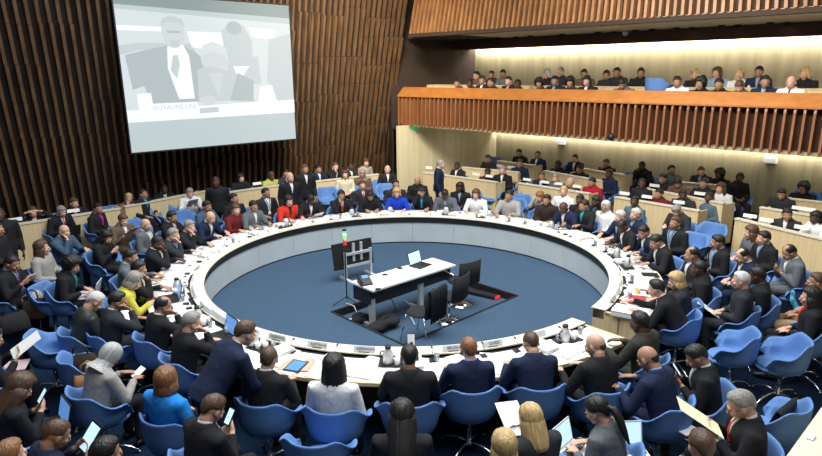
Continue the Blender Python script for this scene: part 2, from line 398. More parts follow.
for r_, z_ in ((.112, .440), (.094, .486), (.076, .516), (.068, .512), (.072, .47)):
    rings.append([Vector((math.cos(2*PI*j/22)*r_*1.12, math.sin(2*PI*j/22)*r_*.98-.010, z_-(.03*max(0, math.sin(2*PI*j/22))))) for j in range(22)])
_c.loft(rings, cap=False); LAPEL = _c.mesh('jacket_collar')
_e = MB()
for sx in (-1, 1): _e.ell((sx*.030, .083, -.006), (.013, .009, .007), None, 10, 6)
EYES = _e.mesh('eyes')
_e = MB()
for sx in (-1, 1):
    _e.tube([(sx*.032+.022*math.cos(a), .103, -.006+.016*math.sin(a)) for a in [2*PI*i/12 for i in range(13)]], .0022, 6)
    _e.tube([(sx*.054, .100, -.004), (sx*.076, .06, 0), (sx*.080, .0, 0)], .0022, 6)
_e.tube([(-.01, .104, -.004), (.01, .104, -.004)], .0022, 6); GLASS = _e.mesh('glasses')
_m = MB(); _m.ell((0, .099, -.063), (.019, .005, .006), None, 10, 6); MOUTH = _m.mesh('mouth')

# ------------------------------------------------------------------ chair
def chair_meshes():
    mb = MB(); n = 32; rings = []
    def prof(a):         # a in degrees from the back (0) to the arm tips (+-132)
        t = abs(a)/132
        top = .800-.120*smooth(abs(a), 48, 88)-.02*smooth(abs(a), 60, 110)+.012*smooth(abs(a), 12, 40)*(1-smooth(abs(a), 48, 66))
        ro = 1.0
        if t > .86: top = top-(t-.86)/.14*.17
        return top
    for s in (1, -1): pass
    outer = []; 
    for i in range(n+1):
        a = -132+264*i/n; ra = R(a); sx = math.sin(ra); cy = -math.cos(ra)
        ex = lambda r: Vector((sx*r*1.0, cy*r*.92, 0))
        tp = prof(a); fl = .055*smooth(abs(a), 40, 95)
        pr = [(.06, .385), (.17, .395), (.245, .435), (.275, .50), (.290, .58)]
        o = [ex(r)+Vector((0, 0, z)) for r, z in pr]
        o.append(ex(.300+fl*.5)+Vector((0, 0, tp-.035))); o.append(ex(.306+fl)+Vector((0, 0, tp-.008))); o.append(ex(.296+fl)+Vector((0, 0, tp+.004)))
        o.append(ex(.276+fl*.8)+Vector((0, 0, tp-.004))); o.append(ex(.262+fl*.4)+Vector((0, 0, tp-.045))); o.append(ex(.246)+Vector((0, 0, min(.58, tp-.05)))); o.append(ex(.225)+Vector((0, 0, .50)))
        o.append(ex(.18)+Vector((0, 0, .455))); o.append(ex(.05)+Vector((0, 0, .445)))
        rings.append(o)
    mb.loft(rings)
    # front lip and base of the bucket
    mb.ell((0, .05, .42), (.235, .235, .052), None, 28, 10)
    shell = applied(mb, [('REMESH', dict(mode='VOXEL', voxel_size=.014)), ('SMOOTH', dict(iterations=6, factor=.6))], 'chair_shell')
    c = MB(); c.ell((0, .055, .462), (.215, .215, .030), None, 28, 10); c.ell((0, -.10, .465), (.16, .10, .028), None, 20, 8)
    cush = applied(c, [('REMESH', dict(mode='VOXEL', voxel_size=.014)), ('SMOOTH', dict(iterations=4, factor=.6))], 'chair_cushion')
    p = MB(); p.lathe([(.09, .375), (.09, .365), (.032, .36), (.028, .12), (.045, .10), (.045, .06), (.0, .06)], n=16); post = p.mesh('pedestal')
    legs = []
    for k in range(4):
        a = R(45+90*k); d = Vector((math.cos(a), math.sin(a), 0)); g = MB()
        g.tube([d*.03+Vector((0, 0, .10)), d*.13+Vector((0, 0, .105)), d*.24+Vector((0, 0, .075)), d*.32+Vector((0, 0, .022))], [.017, .016, .014, .012], 8, rnd=True)
        g.ell(d*.32+Vector((0, 0, .013)), (.018, .018, .012), None, 10, 6); legs.append(g.mesh('chair_leg'))
    return shell, cush, post, legs
CH = chair_meshes()
def chair(loc, rz, label, group, full=True, matn=None):
    t = empty('swivel_armchair', loc, rz, label, 'chair', group); t.scale = (1.06, 1.06, 1.06)
    inst('shell', CH[0], matn or MT['chair'], t); inst('seat_cushion', CH[1], matn or MT['chair'], t); inst('pedestal', CH[2], MT['chrome'], t)
    if full:
        for l in CH[3]: inst('leg', l, MT['chrome'], t)
    return t

# ------------------------------------------------------------------ the people, one line each
PEOPLE = '''
165|305.5|F|chin|balding|k|M|black|white|-|0|balding man in black suit resting chin beside yellow jacket|
118|301|F|chin|short|k|M|char|white|-|0|dark-haired man in charcoal suit left of the balding man|
134|281|F|write|bob|g|L|yellow|-|-|0|grey-haired woman in a bright yellow jacket|
139|269|F|chin|short|k|M|black|white|-|-10|black-haired man leaning on his hand behind yellow jacket|
131|257|F|desk|short|k|M|grey|white|-|0|man in grey suit seated left of the black-haired man|
158|243|F|chin|buzz|k|D|black|white|-|10|dark-skinned man in black suit covering his mouth|
179|235|F|chin|short|g|L|char|lblue|-|10|grey-haired man with hand on chin and blue lanyard|
146|225|F|lap|bald|g|L|grey|white|-|10|bald older man in grey suit with white lanyard|
172|217|F|desk|short|k|M|black|white|red|10|black-haired man in black suit with red tie, second row|
123|220|F|hold|short|b|L|brown|white|-|-15|brown-haired man in brown jacket reading papers|paper
98|208.5|F|lap|short|k|M|black|magenta|magenta|15|man with magenta shirt and black suit by the left desk|
106|237|F|phone|long|k|L|black|-|-|0|dark-haired woman in black looking at her phone, third row|phone
61.5|211.5|F|laptop|short|g|L|black|white|red|-10|man with red tie and an open laptop below left desk|laptop
64.5|231.5|F|chin|bald|b|L|blue|white|-|-10|bald man in steel blue suit holding his chin|
42|248|F|lap|long|b|L|ltgrey|-|-|0|brown-haired woman in a pale grey cardigan|
72|265.5|F|laptop|curly|k|L|black|teal|-|0|curly dark-haired woman typing on her lap at left|laptop
12|263.5|F|hold|buzz|k|M|black|lblue|purple|-10|near-bald man in black suit holding a small card|card
95|301.5|F|read|short|w|L|leather|-|-|10|white-haired man in dark leather jacket reading a book|book
196|227|F|chin|short|g|L|black|white|-|0|grey-haired man in black with both hands clasped|
210.5|217.5|F|write|bald|b|L|navy|white|-|0|bald man in navy suit writing at left far bend|
207|206.5|F|desk|short|k|M|blue|-|-|5|black-haired man in blue shirt behind bald navy suit|
236|210|F|desk|bun|b|L|maroon|-|-|0|woman in dark red top with brown hair tied up|
234|199|F|lap|short|k|M|black|-|-|0|dark-haired person in black behind the dark red top|
259|207.5|F|desk|short|k|M|grey|white|-|0|dark-haired man in mid grey suit near red jacket|
266|193|F|lap|short|k|M|char|white|-|0|man with papers and lanyard behind the grey suit|
290|201.5|F|desk|bob|k|L|red|black|-|0|woman in a bright red jacket|
314|201|F|read|buzz|k|D|black|white|-|0|dark-skinned man in black bending over papers|paper
341.5|195.5|F|chin|short|k|M|black|white|red|0|man in black suit with red tie holding his forehead|
371.5|197|F|read|short|k|M|black|-|-|0|black-haired person in black looking down, far side|
362.5|185.5|F|lap|short|b|L|char|white|red|5|brown-haired man with long red tie in second row|
397|194|F|desk|bob|y|L|royal|-|-|0|blonde woman in a royal blue jacket|
395.5|184.5|F|lap|short|k|M|char|white|-|0|dark-haired man directly behind the blonde in royal blue|
421.5|192.3|F|head|short|k|M|black|teal|teal|0|man with teal shirt pressing hand to his brow|
417.5|181|F|lap|bald|b|M|black|-|-|0|balding person in dark clothes below the cream panel|
443.5|196|F|read|buzz|k|D|grey|lblue|-|0|dark-skinned man in grey suit with head bowed|
460|187.5|F|lap|bob|k|D|black|lblue|-|0|black-haired woman with pale scarf beside white blouse|
476|194.5|F|desk|long|b|L|white|-|-|0|long-haired woman in a white blouse, far side|
501|199|F|desk|short|k|M|ltgrey|-|-|10|dark-haired man in pale grey jacket between empty chairs|
540|197|F|head|bob|r|L|ltgrey|-|-|-10|auburn-haired woman in grey jacket hiding her face|
547|200|F|lap|short|k|M|dbrown|-|-|20|dark figure leaning close beside the auburn-haired woman|
555|209.5|F|write|bald|k|D|navy|white|-|0|bald man in navy suit writing, far right of ring|
563.5|191.5|F|lap|short|y|L|white|-|-|0|short-haired blonde in a white jacket|
584|205.5|F|desk|short|k|M|black|teal|-|0|black-haired man with teal shirt at right bend|
580|200|F|lap|short|k|D|black|-|-|10|dark-skinned man behind the teal shirt|
596|201.5|F|lap|long|k|D|black|blue|-|0|black-haired woman in dark clothes by the headscarf|
605.5|206.5|F|lap|hijab|w|M|white|-|-|0|person in a white headscarf and white dress|
620|216.5|F|desk|short|w|L|navy|lblue|-|0|white-haired man in navy suit beside white headscarf|
621|226.5|F|read|short|k|D|black|white|-|0|dark-skinned man in black jacket reading at right bend|
635.5|214.5|F|lap|short|w|L|navy|lblue|-|0|white-haired man with a blue shirt, second row right|
634.5|201.6|F|lap|short|k|D|steel|-|-|0|person in grey-blue shirt below the middle desk|
643.5|232|F|write|short|k|M|navy|white|-|0|black-haired man in navy jacket writing at right|
656|241.7|F|write|short|k|M|black|white|-|0|black-haired man hunched over the right table edge|
675|223|F|lap|short|b|M|black|lblue|-|15|man with pale blue lanyard leaning in second row|
676.5|210.5|F|read|short|g|L|char|-|-|10|grey-haired man in dark grey with his head down|
692|254.5|F|lap|balding|k|M|char|white|-|15|balding black-haired man beside the large empty chairs|
717.5|242|F|lap|short|k|M|black|lblue|-|0|black-haired man in black suit with blue lanyard, right|
699|268.5|F|lap|buzz|k|D|black|-|-|0|dark-skinned man with folder behind blonde woman|
676|281|F|desk|bob|y|L|char|-|-|0|blonde woman in dark jacket at right table end|
656|288.5|F|reach|short|k|L|black|white|-|0|black-haired man reaching across the gap end of table|
751|232.5|F|lap|long|b|L|grey|-|-|0|brown-haired woman in grey under the right front desk|
763.5|238|F|lap|short|k|L|black|lblue|-|10|dark-haired man beside the brown-haired woman, right|
742.5|256|F|laptop|balding|k|L|navy|white|-|5|man with glasses and headset in bright navy suit|
789|252.5|F|phone|balding|k|M|grey|white|-|0|man in grey suit holding a phone at far right|phone
757|275.5|F|lap|short|k|D|black|blue|-|0|dark-skinned person in black behind the silver-haired man|
740.5|280.5|F|lap|short|w|L|char|-|-|0|silver-haired man in dark suit with papers on lap|paper
816.5|281.5|F|lap|short|b|M|tan|-|-|0|brown-haired person cut off by the right edge|
810.5|297|F|lap|long|k|L|black|red|-|0|black-haired woman with colourful scarf at right edge|
639.5|322.5|F|desk|short|k|D|olive|-|-|5|dark-haired man in olive jacket at the table gap|
647.5|358.5|F|write|bald|k|M|navy|lblue|-|10|bald broad man in navy suit, second row, seen from behind|
696|356.5|F|phone|short|k|M|black|white|-|35|dark-haired man in black sweater checking a phone|phone
740.5|404.5|F|hold|short|g|L|black|white|red|45|grey-haired man with glasses holding a yellow paper|yellow
701|446|F|lap|short|b|L|black|-|-|0|brown-haired head at the bottom edge, right|
595|345|F|desk|bald|b|L|black|-|-|0|bald man in black suit at near right table end|
531|343|F|write|buzz|b|L|navy|-|-|-10|close-cropped man in dark navy suit writing, near side|
468.5|348.5|F|desk|short|r|L|navy|lblue|-|0|auburn-haired man in navy suit, near side|
409.5|357|F|desk|short|k|M|black|-|-|0|black-haired man in black suit, centre of near side|
334|368|F|lap|verylong|k|M|white|-|-|0|woman with long black hair in pale blouse|
269|359|F|desk|short|b|L|black|white|-|0|dark-haired man in black sweater with a tablet|
245.5|333|C|lean|short|b|L|navy|white|-|-25|bearded man in navy suit half standing over table|
192|322.5|F|chin|short|g|L|black|-|-|-10|grey-brown-haired man in black with clasped hands|
20|388|F|phone|verylong|b|L|black|-|-|-10|long brown-haired woman holding phone at bottom left|phone+laptop
57|434|F|tablet|buzz|b|M|navy|-|-|-15|shaven-headed man reading a lit tablet|tablet
110.5|355.5|F|read|hijab|ltg|M|ltgrey|-|-|0|woman in grey patterned headscarf and grey jacket|card
166|380|F|lap|bob|r|L|sky|-|-|0|light brown-haired woman in a bright blue jacket|
213|409|F|phone|short|b|L|black|white|-|-20|brown-haired man in black looking at his phone|phone
402|417|F|phone|verylong|k|M|black|-|-|0|woman with long black hair holding up a bright phone|phone
531|419|F|hold|long|y|L|char|-|-|10|blonde woman in charcoal holding white papers|paper
504|446|F|lap|bob|y|L|char|-|-|0|golden blonde head at the bottom edge|
597|410.5|F|laptop|ponytail|k|L|grey|-|-|30|woman with black ponytail and grey jacket using laptop|laptop
106|453|F|lap|short|k|M|black|-|-|0|dark-haired head at the bottom edge, left|
10|455|F|lap|short|r|L|tan|-|-|0|auburn head at the bottom left corner|
-8|338|F|hold|short|k|M|black|-|-|0|person at left edge holding white papers|paper
-1|214|T1|stand|buzz|k|D|black|-|-|0|dark-skinned person standing at end of left desk|
-4|229|F|standfold|short|k|M|black|-|-|0|person in black standing at the left edge|
33|213|T1|headhands|short|b|L|black|white|-|0|person with both hands at their head behind left desk|
74|203|T1|desk|short|b|L|black|white|-|0|person in black jacket and white collar, left desk|
129|198.5|T1|chin|short|y|L|brown|-|-|0|blonde person in brown resting chin on hands|
143|194|F|lap|short|k|M|black|turq|-|5|dark-haired person in black with turquoise scarf|
164|189|T1|desk|buzz|k|D|black|white|lblue|0|dark-skinned man with pale blue tie behind wall desk|
190|193|F|hold|short|g|L|white|-|-|-20|grey-haired man in white shirt reading a page|paper
216|182|T1|stand|buzz|k|D|black|-|-|-30|dark-skinned person standing at left end of desk|
240.5|178|T1|desk|bob|k|L|black|-|-|0|dark-haired woman in black behind the slatted-wall desk|
271.5|176|T1|desk|short|b|D|lime|-|-|0|person in a yellow-green patterned top|
286|173.5|T1|desk|short|k|M|char|white|-|0|man in charcoal suit behind the standing bald man|
290|177.5|F|stand|bald|b|L|black|white|-|0|bald man in black suit standing before the desk|
305|169.5|F|stand|short|b|M|black|white|-|0|brown-haired man in black suit standing beside desk|
318.5|169|T1|desk|short|k|M|navy|white|-|0|man in navy jacket, first seat of right-hand desk|
335.5|166|T1|chin|short|b|L|black|white|-|0|man in black suit with hand at mouth by slatted wall|
350.5|166.5|T1|desk|buzz|k|D|char|white|-|0|dark-skinned man in charcoal by slatted wall|
366|163|T1|lap|bob|b|L|ltgrey|-|-|0|brown-haired person in pale grey by slatted wall|
387.5|169.5|T0|lap|bald|b|L|black|white|-|5|bald man seated at right end of the wall desks|
345|175|F|lap|long|b|L|cream|-|-|0|long-haired woman in a cream jacket|
362.5|174|F|lap|hijab|tan|M|brown|-|-|0|woman in a tan headscarf, second row|
441|164.5|T0|stand|short|g|L|navy|white|-|90|grey-haired man in navy suit walking past front desk|
457|166|T1|desk|buzz|k|D|black|white|-|0|dark-skinned man alone behind the left front desk|
487.5|172.5|T1|lap|short|k|D|dbrown|-|-|0|dark person at right end of left front desk|
488|158.7|T2|desk|short|k|M|black|-|-|0|black-haired man in black on second tier, left block|
502.5|170.5|T1|lap|short|g|L|black|white|-|0|grey-haired man in dark suit at the first aisle|
519.6|163.5|T2|lap|short|k|M|navy|-|-|20|man in navy at aisle end of second tier|
519|153|T3|desk|short|k|M|black|-|-|0|person in black on the top tier, left block|
538|155|T3|lap|short|b|M|navy|white|-|0|brown-haired man in navy by the tall blue chair|
541.5|176|T1|desk|short|b|M|navy|white|-|0|man in navy suit, left seat of second front desk|
555|178|T1|desk|short|g|L|grey|-|-|0|man in grey suit behind second front desk|
570|183|T1|desk|bald|b|L|brown|-|-|0|balding man in brown behind second front desk|
592|182.5|T1|lap|short|k|M|crimson|-|-|0|person in a crimson top at end of second desk|
558|166.5|T2|desk|short|k|D|black|-|-|0|dark person on second tier of middle block|
579.5|172|T2|desk|short|k|M|black|-|-|0|black-clad person behind crimson top, second tier|
575|158.5|T3|desk|short|b|L|navy|white|-|0|man in navy suit on top tier, middle block|
606|163.5|T3|chin|short|b|M|dbrown|-|-|0|person in dark brown on top tier holding their face|
609|174|T2|lap|short|k|D|navy|-|-|-20|dark figure in navy seated at the middle aisle|
642|166|T3|chin|short|k|D|black|-|-|0|dark person in black against back wall, middle|
642|180|T1|lap|short|k|D|black|-|-|0|dark figure seated behind left end of third desk|
671.5|170|T3|lap|short|k|M|grey|-|-|30|black-haired person in grey turning sideways, top tier|
701|171.5|T3|desk|short|b|L|char|lblue|-|0|fair-faced man in charcoal suit on the top tier|
719.5|174.5|T3|desk|curly|k|D|black|-|-|0|dark curly-haired person in black, top tier|
663|178.5|T2|desk|short|k|M|black|-|-|0|black-haired person in black, second tier, right block|
678|183|T2|read|short|k|M|brown|-|-|0|person in brown jacket with head bowed, second tier|
704|183.5|T2|desk|short|k|M|black|-|-|0|black-clad person right of brown jacket, second tier|
720.5|188.5|T2|lap|long|b|L|white|-|-|0|woman in white jacket at end of second tier|
659|194|T1|desk|short|k|M|maroon|-|-|0|dark-haired person in maroon behind third front desk|
682.7|194.5|T1|desk|short|k|D|char|lblue|-|0|dark-skinned man in charcoal behind third front desk|
708.7|197.5|T1|lap|short|k|D|steel|-|-|0|dark-haired man in steel grey at the right aisle|
740|178|T3|lap|short|k|D|black|-|-|40|person in black seated sideways at tier end|
781.7|194|T2|laptop|short|k|M|char|-|-|0|dark-haired man behind a grey laptop, far right tier|laptop
803.5|188.5|T3|desk|curly|k|M|black|-|-|0|woman with large dark curls, far right tier|
787|214.5|T1|desk|short|k|M|char|white|-|0|small dark-haired person behind far right desk|
816|216|T1|desk|bob|k|D|white|-|-|0|dark-haired woman in white top, far right desk|
457|83.5|G1|desk|short|k|M|char|-|-|0|first spectator from left on the balcony|
470|84|G1|desk|short|k|D|black|-|-|0|second spectator from left, balcony front row|
482|80|G1|desk|short|k|M|black|white|-|0|third spectator from left, balcony front row|
491|82.5|G1|desk|short|k|M|black|-|-|0|fourth spectator from left, balcony front row|
508.5|81|G1|desk|short|k|L|black|pink|-|0|spectator with pink shirt front, balcony front row|
517.5|84.5|G1|desk|short|k|D|black|-|-|0|low-slung dark spectator right of the pink shirt|
539|84|G1|desk|curly|k|M|black|-|-|0|curly-haired spectator in the balcony front row|
554.5|81|G1|desk|short|k|M|black|lblue|-|0|spectator with blue shirt front below white hair|
570|83|G1|desk|curly|k|M|char|-|-|0|round dark-haired spectator, middle of balcony front row|
587|80.5|G1|desk|bob|k|L|black|white|-|0|spectator in black by the desk divider, balcony|
476.5|75.5|G2|desk|short|k|L|brown|-|-|0|leftmost spectator in the balcony back row|
491.5|75|G2|desk|short|b|M|char|-|-|0|second from left in the balcony back row|
503|74|G2|desk|short|k|M|grey|-|-|0|third from left in the balcony back row|
547|74|G2|desk|bob|w|L|black|-|-|0|white-haired spectator in the balcony back row|
560|72|G2|desk|balding|g|L|char|-|-|0|balding grey spectator beside the white-haired one|
584|74|G2|desk|short|k|M|brown|-|-|0|brown-clad spectator in middle of balcony back row|
606.5|75|G2|desk|short|k|M|char|-|-|0|left of two dark-haired spectators, balcony back row|
617|72.5|G2|desk|short|k|M|char|-|-|0|right of two dark-haired spectators, balcony back row|
622|84|G1|read|short|k|M|grey|-|-|0|bowed spectator left of blue balcony chair|
641|73|G2|desk|short|k|M|black|-|-|20|tall spectator in black above blue balcony chair|
677|82|G1|desk|short|k|M|white|-|-|0|spectator in white patterned top right of blue chair|
695.5|75|G2|desk|long|y|L|black|-|-|0|blonde spectator in black, balcony back row|
700.5|84|G1|desk|curly|k|M|black|-|-|0|dark curly spectator under the blonde one|
717|73|G2|desk|bob|b|L|lblue|-|-|0|spectator in pale blue shirt, balcony back row|
739|75|G2|desk|short|y|L|white|-|-|0|fair-haired spectator in white, balcony back row|
759|72|G2|desk|short|k|M|navy|lblue|-|0|spectator in dark navy, balcony back row|
805|74|G2|desk|bob|y|L|black|-|-|0|light-haired spectator at right end of back row|
719|84.5|G1|desk|short|k|M|black|-|-|0|spectator in black beneath the pale blue shirt|
739.5|86.5|G1|read|short|b|L|grey|-|-|0|bowed brown-haired spectator in grey, balcony front|
765|81.5|G1|desk|short|k|M|navy|lblue|-|0|spectator in navy suit, balcony front row|
791|82.5|G1|desk|bald|b|L|white|-|navy|0|bald spectator in white shirt and dark tie|
'''
ZF = dict(F=0, T0=.0, C=0, T1=.0, T2=.15, T3=.25, G1=2.40, G2=2.66)
DESKS = [((423, 172), (496, 182), 1.0, 'T1', 'left front desk beside the cream side panel'), ((462, 167), (518, 172), 1.13, 'T2', 'second tier desk of the left block, by first aisle'), ((497, 160.7), (534, 165), 1.23, 'T3', 'short top tier desk of the left block'),
 ((518, 182.7), (589, 193.3), 1.0, 'T1', 'second front desk, middle block, below the crimson top'), ((543.5, 170.5), (608, 182), 1.13, 'T2', 'second tier desk of the middle block'), ((583, 168.5), (623, 174.5), 1.23, 'T3', 'top tier desk of the middle block'),
 ((614.5, 196.6), (698.5, 210.5), 1.0, 'T1', 'third front desk, right block, with two white name cards'), ((638, 187), (723, 203), 1.13, 'T2', 'second tier desk of the right block'), ((676, 181.5), (738, 186.5), 1.23, 'T3', 'top tier desk of the right block'),
 ((735, 218), (836, 242), 1.0, 'T1', 'far right front desk with a row of name cards'), ((760, 207), (836, 219), 1.13, 'T2', 'far right second tier desk holding a laptop'), ((786, 198), (836, 203.5), 1.23, 'T3', 'far right top tier desk before dark curls'),
 ((-14, 229), (120, 208), 1.0, 'T1', 'leftmost pale wooden desk below the slatted wall'), ((125, 206.3), (207, 190.5), 1.0, 'T1', 'pale wooden desk under the projection screen'), ((225, 192.5), (291, 183.5), 1.0, 'T1', 'pale wooden desk left of the standing bald man'), ((309, 182), (379, 174), 1.0, 'T1', 'pale wooden desk by the dark corner of the slatted wall')]
ITEMS = []; RING = []; BODYS = []
def person(line, idx):
    hx, hy, zone, pose, hair, hc, sk, top, shirt, tie, fo, phrase, item = line.split('|')
    hx = float(hx); hy = float(hy); rnd = random.Random(idx*7+3)
    if pose == 'desk': pose = rnd.choice(['desk', 'desk', 'desk2', 'desk3'])
    if pose == 'lap': pose = rnd.choice(['lap', 'lap2', 'lap3'])
    t = template(pose); sc = .97 if (hair in ('long', 'verylong', 'bob', 'bun', 'ponytail', 'hijab')) else 1.0
    sc *= rnd.uniform(1.02, 1.06)*(1.05 if zone[0] == 'G' else 1); hcz = t['hc'].z*sc; z0 = ZF[zone]
    if zone in ('G1', 'G2'):
        p = onplane(hx, hy, N, 14.7 if zone == 'G1' else 16.0); z0 = max(z0-.12, min(z0+.12, p.z-hcz)); p.z = z0+hcz
    else:
        p = at(hx, hy, z0+hcz)
        if zone in ('T1', 'T2', 'T3') and not t['st'] and 'aisle' not in phrase and 'sideways at' not in phrase:
            best = None
            for (x0, y0), (x1, y1), zt_, zk, lb in DESKS:
                if zk == zone and (x0 > 400) == (hx > 400) and x0-14 <= hx <= x1+14:
                    dd = max(0, x0-hx, hx-x1)
                    if best is None or dd < best[0]: best = (dd, at(x0, y0, zt_), at(x1, y1, zt_))
            if best:
                u = (best[2]-best[1]); u.z = 0; u.normalize(); n = Vector((-u.y, u.x, 0)); p = onplane(hx, hy, n, best[1].dot(n)+(.50 if 'desk' in pose or pose in ('chin', 'read', 'headhands') else .62))
                z0 = max(z0-.10, min(z0+.10, p.z-hcz)); p.z = z0+hcz
    if zone[0] == 'G' or (zone[0] == 'T' and hx > 420 and phrase.find('behind') >= 0 or zone in ('T2', 'T3')): face = -N
    else: face = Vector((CX-p.x, CY-p.y, 0))
    if zone == 'T1' and hx < 400: face = -M
    rz = rotz_of(face)+R(float(fo))
    off = Matrix.Rotation(rz, 3, 'Z') @ (t['hc']*sc)
    loc = Vector((p.x-off.x, p.y-off.y, z0))
    if zone == 'F' and not t['st']:
        dv = Vector((loc.x-CX, loc.y-CY, 0))
        if 2 < dv.length < 4.47: loc = Vector((CX, CY, loc.z))+dv.normalized()*4.47
    root = empty('person', loc, rz, phrase, 'person'); root.scale = (sc, sc, sc)
    root['category'] = 'person'
    g = {'G1': 'spectators in the balcony front row', 'G2': 'spectators in the balcony back row', 'T1': 'people at the tier desks', 'T2': 'people at the tier desks', 'T3': 'people at the tier desks'}.get(zone, 'people seated around the round table' if not t['st'] else None)
    if g: root['group'] = g
    cloth = CL[top]
    inst('body', t['body'], SKIN[sk], root); inst('jacket' if shirt != '-' else 'top', t['jacket'], cloth, root)
    inst('trousers', t['trousers'], CL['black' if top in ('black', 'white', 'yellow', 'red', 'royal', 'sky', 'cream', 'ltgrey', 'maroon', 'crimson', 'lime') else ('navy' if top in ('navy', 'blue', 'teal') else ('char' if top not in CL else top))], root)
    if zone in ('F', 'C', 'T0') and p.y < 9: [inst('shoe', q, SHOE, root) for q in t['shoes']]
    if shirt != '-':
        inst('shirt', SHIRT, CL[shirt], root, t['Mx']); inst('shirt_collar', COLLAR, CL[shirt], root, t['Mx'])
    inst('collar', LAPEL, cloth, root, t['Mx'])
    if tie != '-': inst('tie', TIE, CL[tie], root, t['Mx'])
    if 'lanyard' in phrase: inst('lanyard', LANY, CL['lblue' if 'blue' in phrase else 'white'], root, t['Mx'])
    inst('hijab' if hair == 'hijab' else 'hair', hair_mesh(hair), HAIRC[hc], root, t['H'])
    inst('eyes', EYES, EYE, root, t['H']); inst('mouth', MOUTH, LIP, root, t['H'])
    if 'glasses' in phrase: inst('glasses', GLASS, MT['black'], root, t['H'])
    for it_ in item.split('+'):
        if it_: ITEMS.append((it_, root, t, phrase, rz, loc, sc))
    if zone == 'F' and not t['st']:
        rr = math.hypot(p.x-CX, p.y-CY)
        if rr < 5.0: RING.append((math.degrees(math.atan2(p.y-CY, p.x-CX)) % 360, phrase))
    if not t['st']:
        cf = loc+Matrix.Rotation(rz, 3, 'Z') @ Vector((0, .055, 0))
        ge = {'F': 'blue armchairs around the round table', 'T0': 'blue armchairs around the round table'}.get(zone, 'blue armchairs behind the tier desks' if zone[0] == 'T' else 'blue armchairs on the balcony')
        chair(cf, rz, 'blue armchair under the '+phrase if not phrase.startswith('the ') else 'blue armchair under '+phrase, ge, full=(zone == 'F' and p.y < 8.5))
    BODYS.append((root, p, zone, phrase))
    return root
# ------------------------------------------------------------------ the room
def struct(name, mb, m, smooth=False): return tag(mb.build(name, m, None, smooth), kind='structure')
def quad(name, pts, m, th=.05, out=None):
    pts = [Vector(p) for p in pts]; n = (pts[1]-pts[0]).cross(pts[3]-pts[0]).normalized() if out is None else out
    mb = MB(); mb.loft([pts, [p+n*th for p in pts]]); return struct(name, mb, m)
mb = MB(); mb.box((0, 11, -.05), (44, 36, .1)); struct('floor', mb, MT['navy_carpet'])
FZ = .14                                                            # floor of the ring's centre
pL, pB, pR = Vector((-1.32, 9.39, 0)), Vector((-.13, 8.14, 0)), Vector((1.87, 10.07, 0)); pT = pL+pR-pB; pc = (pL+pR)/2
pit = [pB, pR, pT, pL]
ang = sorted([2*PI*i/96 for i in range(96)]+[math.atan2(p.y-pc.y, p.x-pc.x) % (2*PI) for p in pit])
def hitpit(a):
    d = Vector((math.cos(a), math.sin(a), 0)); best = None
    for i in range(4):
        p, q = pit[i], pit[(i+1) % 4]; e = q-p; den = d.x*e.y-d.y*e.x
        if abs(den) < 1e-9: continue
        t = ((p.x-pc.x)*e.y-(p.y-pc.y)*e.x)/den; s = ((p.x-pc.x)*d.y-(p.y-pc.y)*d.x)/den
        if t > 0 and -1e-6 <= s <= 1+1e-6 and (best is None or t < best): best = t
    return pc+d*best
def hitcirc(a, r):
    d = Vector((math.cos(a), math.sin(a), 0)); o = pc-Vector((CX, CY, 0)); b = o.dot(d); return pc+d*(-b+math.sqrt(b*b-o.dot(o)+r*r))
z = Vector((0, 0, 1))
mb = MB(); r1 = [hitpit(a)+z*FZ for a in ang]; r2 = [hitcirc(a, 3.795)+z*FZ for a in ang]; r3 = [hitcirc(a, 3.795) for a in ang]
mb.loft([r1, r2, r3], cap=False); struct('floor_centre', mb, MT['carpet'])
PZ = .01
mb = MB(); mb.loft([[p+z*FZ for p in r1 and [hitpit(a) for a in ang]], [hitpit(a)+z*PZ for a in ang]], cap=False); struct('trim_1', mb, MT['black'])
mb = MB(); mb.add([p+z*(PZ+.004) for p in pit], [(0, 1, 2, 3)]); struct('floor_well', mb, MT['carpet'])
mb = MB()
for i in range(4):
    a_, b_ = pit[i], pit[(i+1) % 4]; e_ = (b_-a_).normalized(); o_ = Vector((e_.y, -e_.x, 0))
    if o_.dot(a_-pc) < 0: o_ = -o_
    mb.loft([[a_-e_*.02, b_+e_*.02, b_+e_*.02+o_*.035, a_-e_*.02+o_*.035], [q+z*.012 for q in (a_-e_*.02, b_+e_*.02, b_+e_*.02+o_*.035, a_-e_*.02+o_*.035)]])
mb.v = [(x, y, zz+FZ) for x, y, zz in mb.v]; struct('trim_6', mb, MT['black'])
# slatted wall leaning over the room
LEAN, SH = .33, .10; K0 = 16.9
e = onplane(389, 165, M, K0-LEAN*1.7); tE = e.dot(T)+SH*1.7
def wpt(t, zz, off=0): return M*(K0-LEAN*zz-off)+T*(t-SH*zz)+z*zz
mb = MB(); rnd = random.Random(5); t = tE-.05; k = 0; joints = []
while t > tE-17:
    if k % 4 == 0:
        joints = [0.2]; 
        while joints[-1] < 8: joints.append(joints[-1]+rnd.choice([.55, .8, 1.1, 1.35]))
    for i in range(len(joints)-1):
        a, b = joints[i], joints[i+1]
        lo, hi = .11, .165
        if (i+k//4) % 2: lo, hi = .09, .135
        vs = []
        for zz, dep in ((a, lo), (b-.012, hi)):
            for dt in (-.034, .034):
                for of in (.02, dep): vs.append(wpt(t+dt, zz, of))
        mb.add(vs, [(0, 1, 3, 2), (4, 6, 7, 5), (0, 4, 5, 1), (2, 3, 7, 6), (0, 2, 6, 4), (1, 5, 7, 3)])
    t -= .195; k += 1
struct('wall_left', mb, MT['slat'])
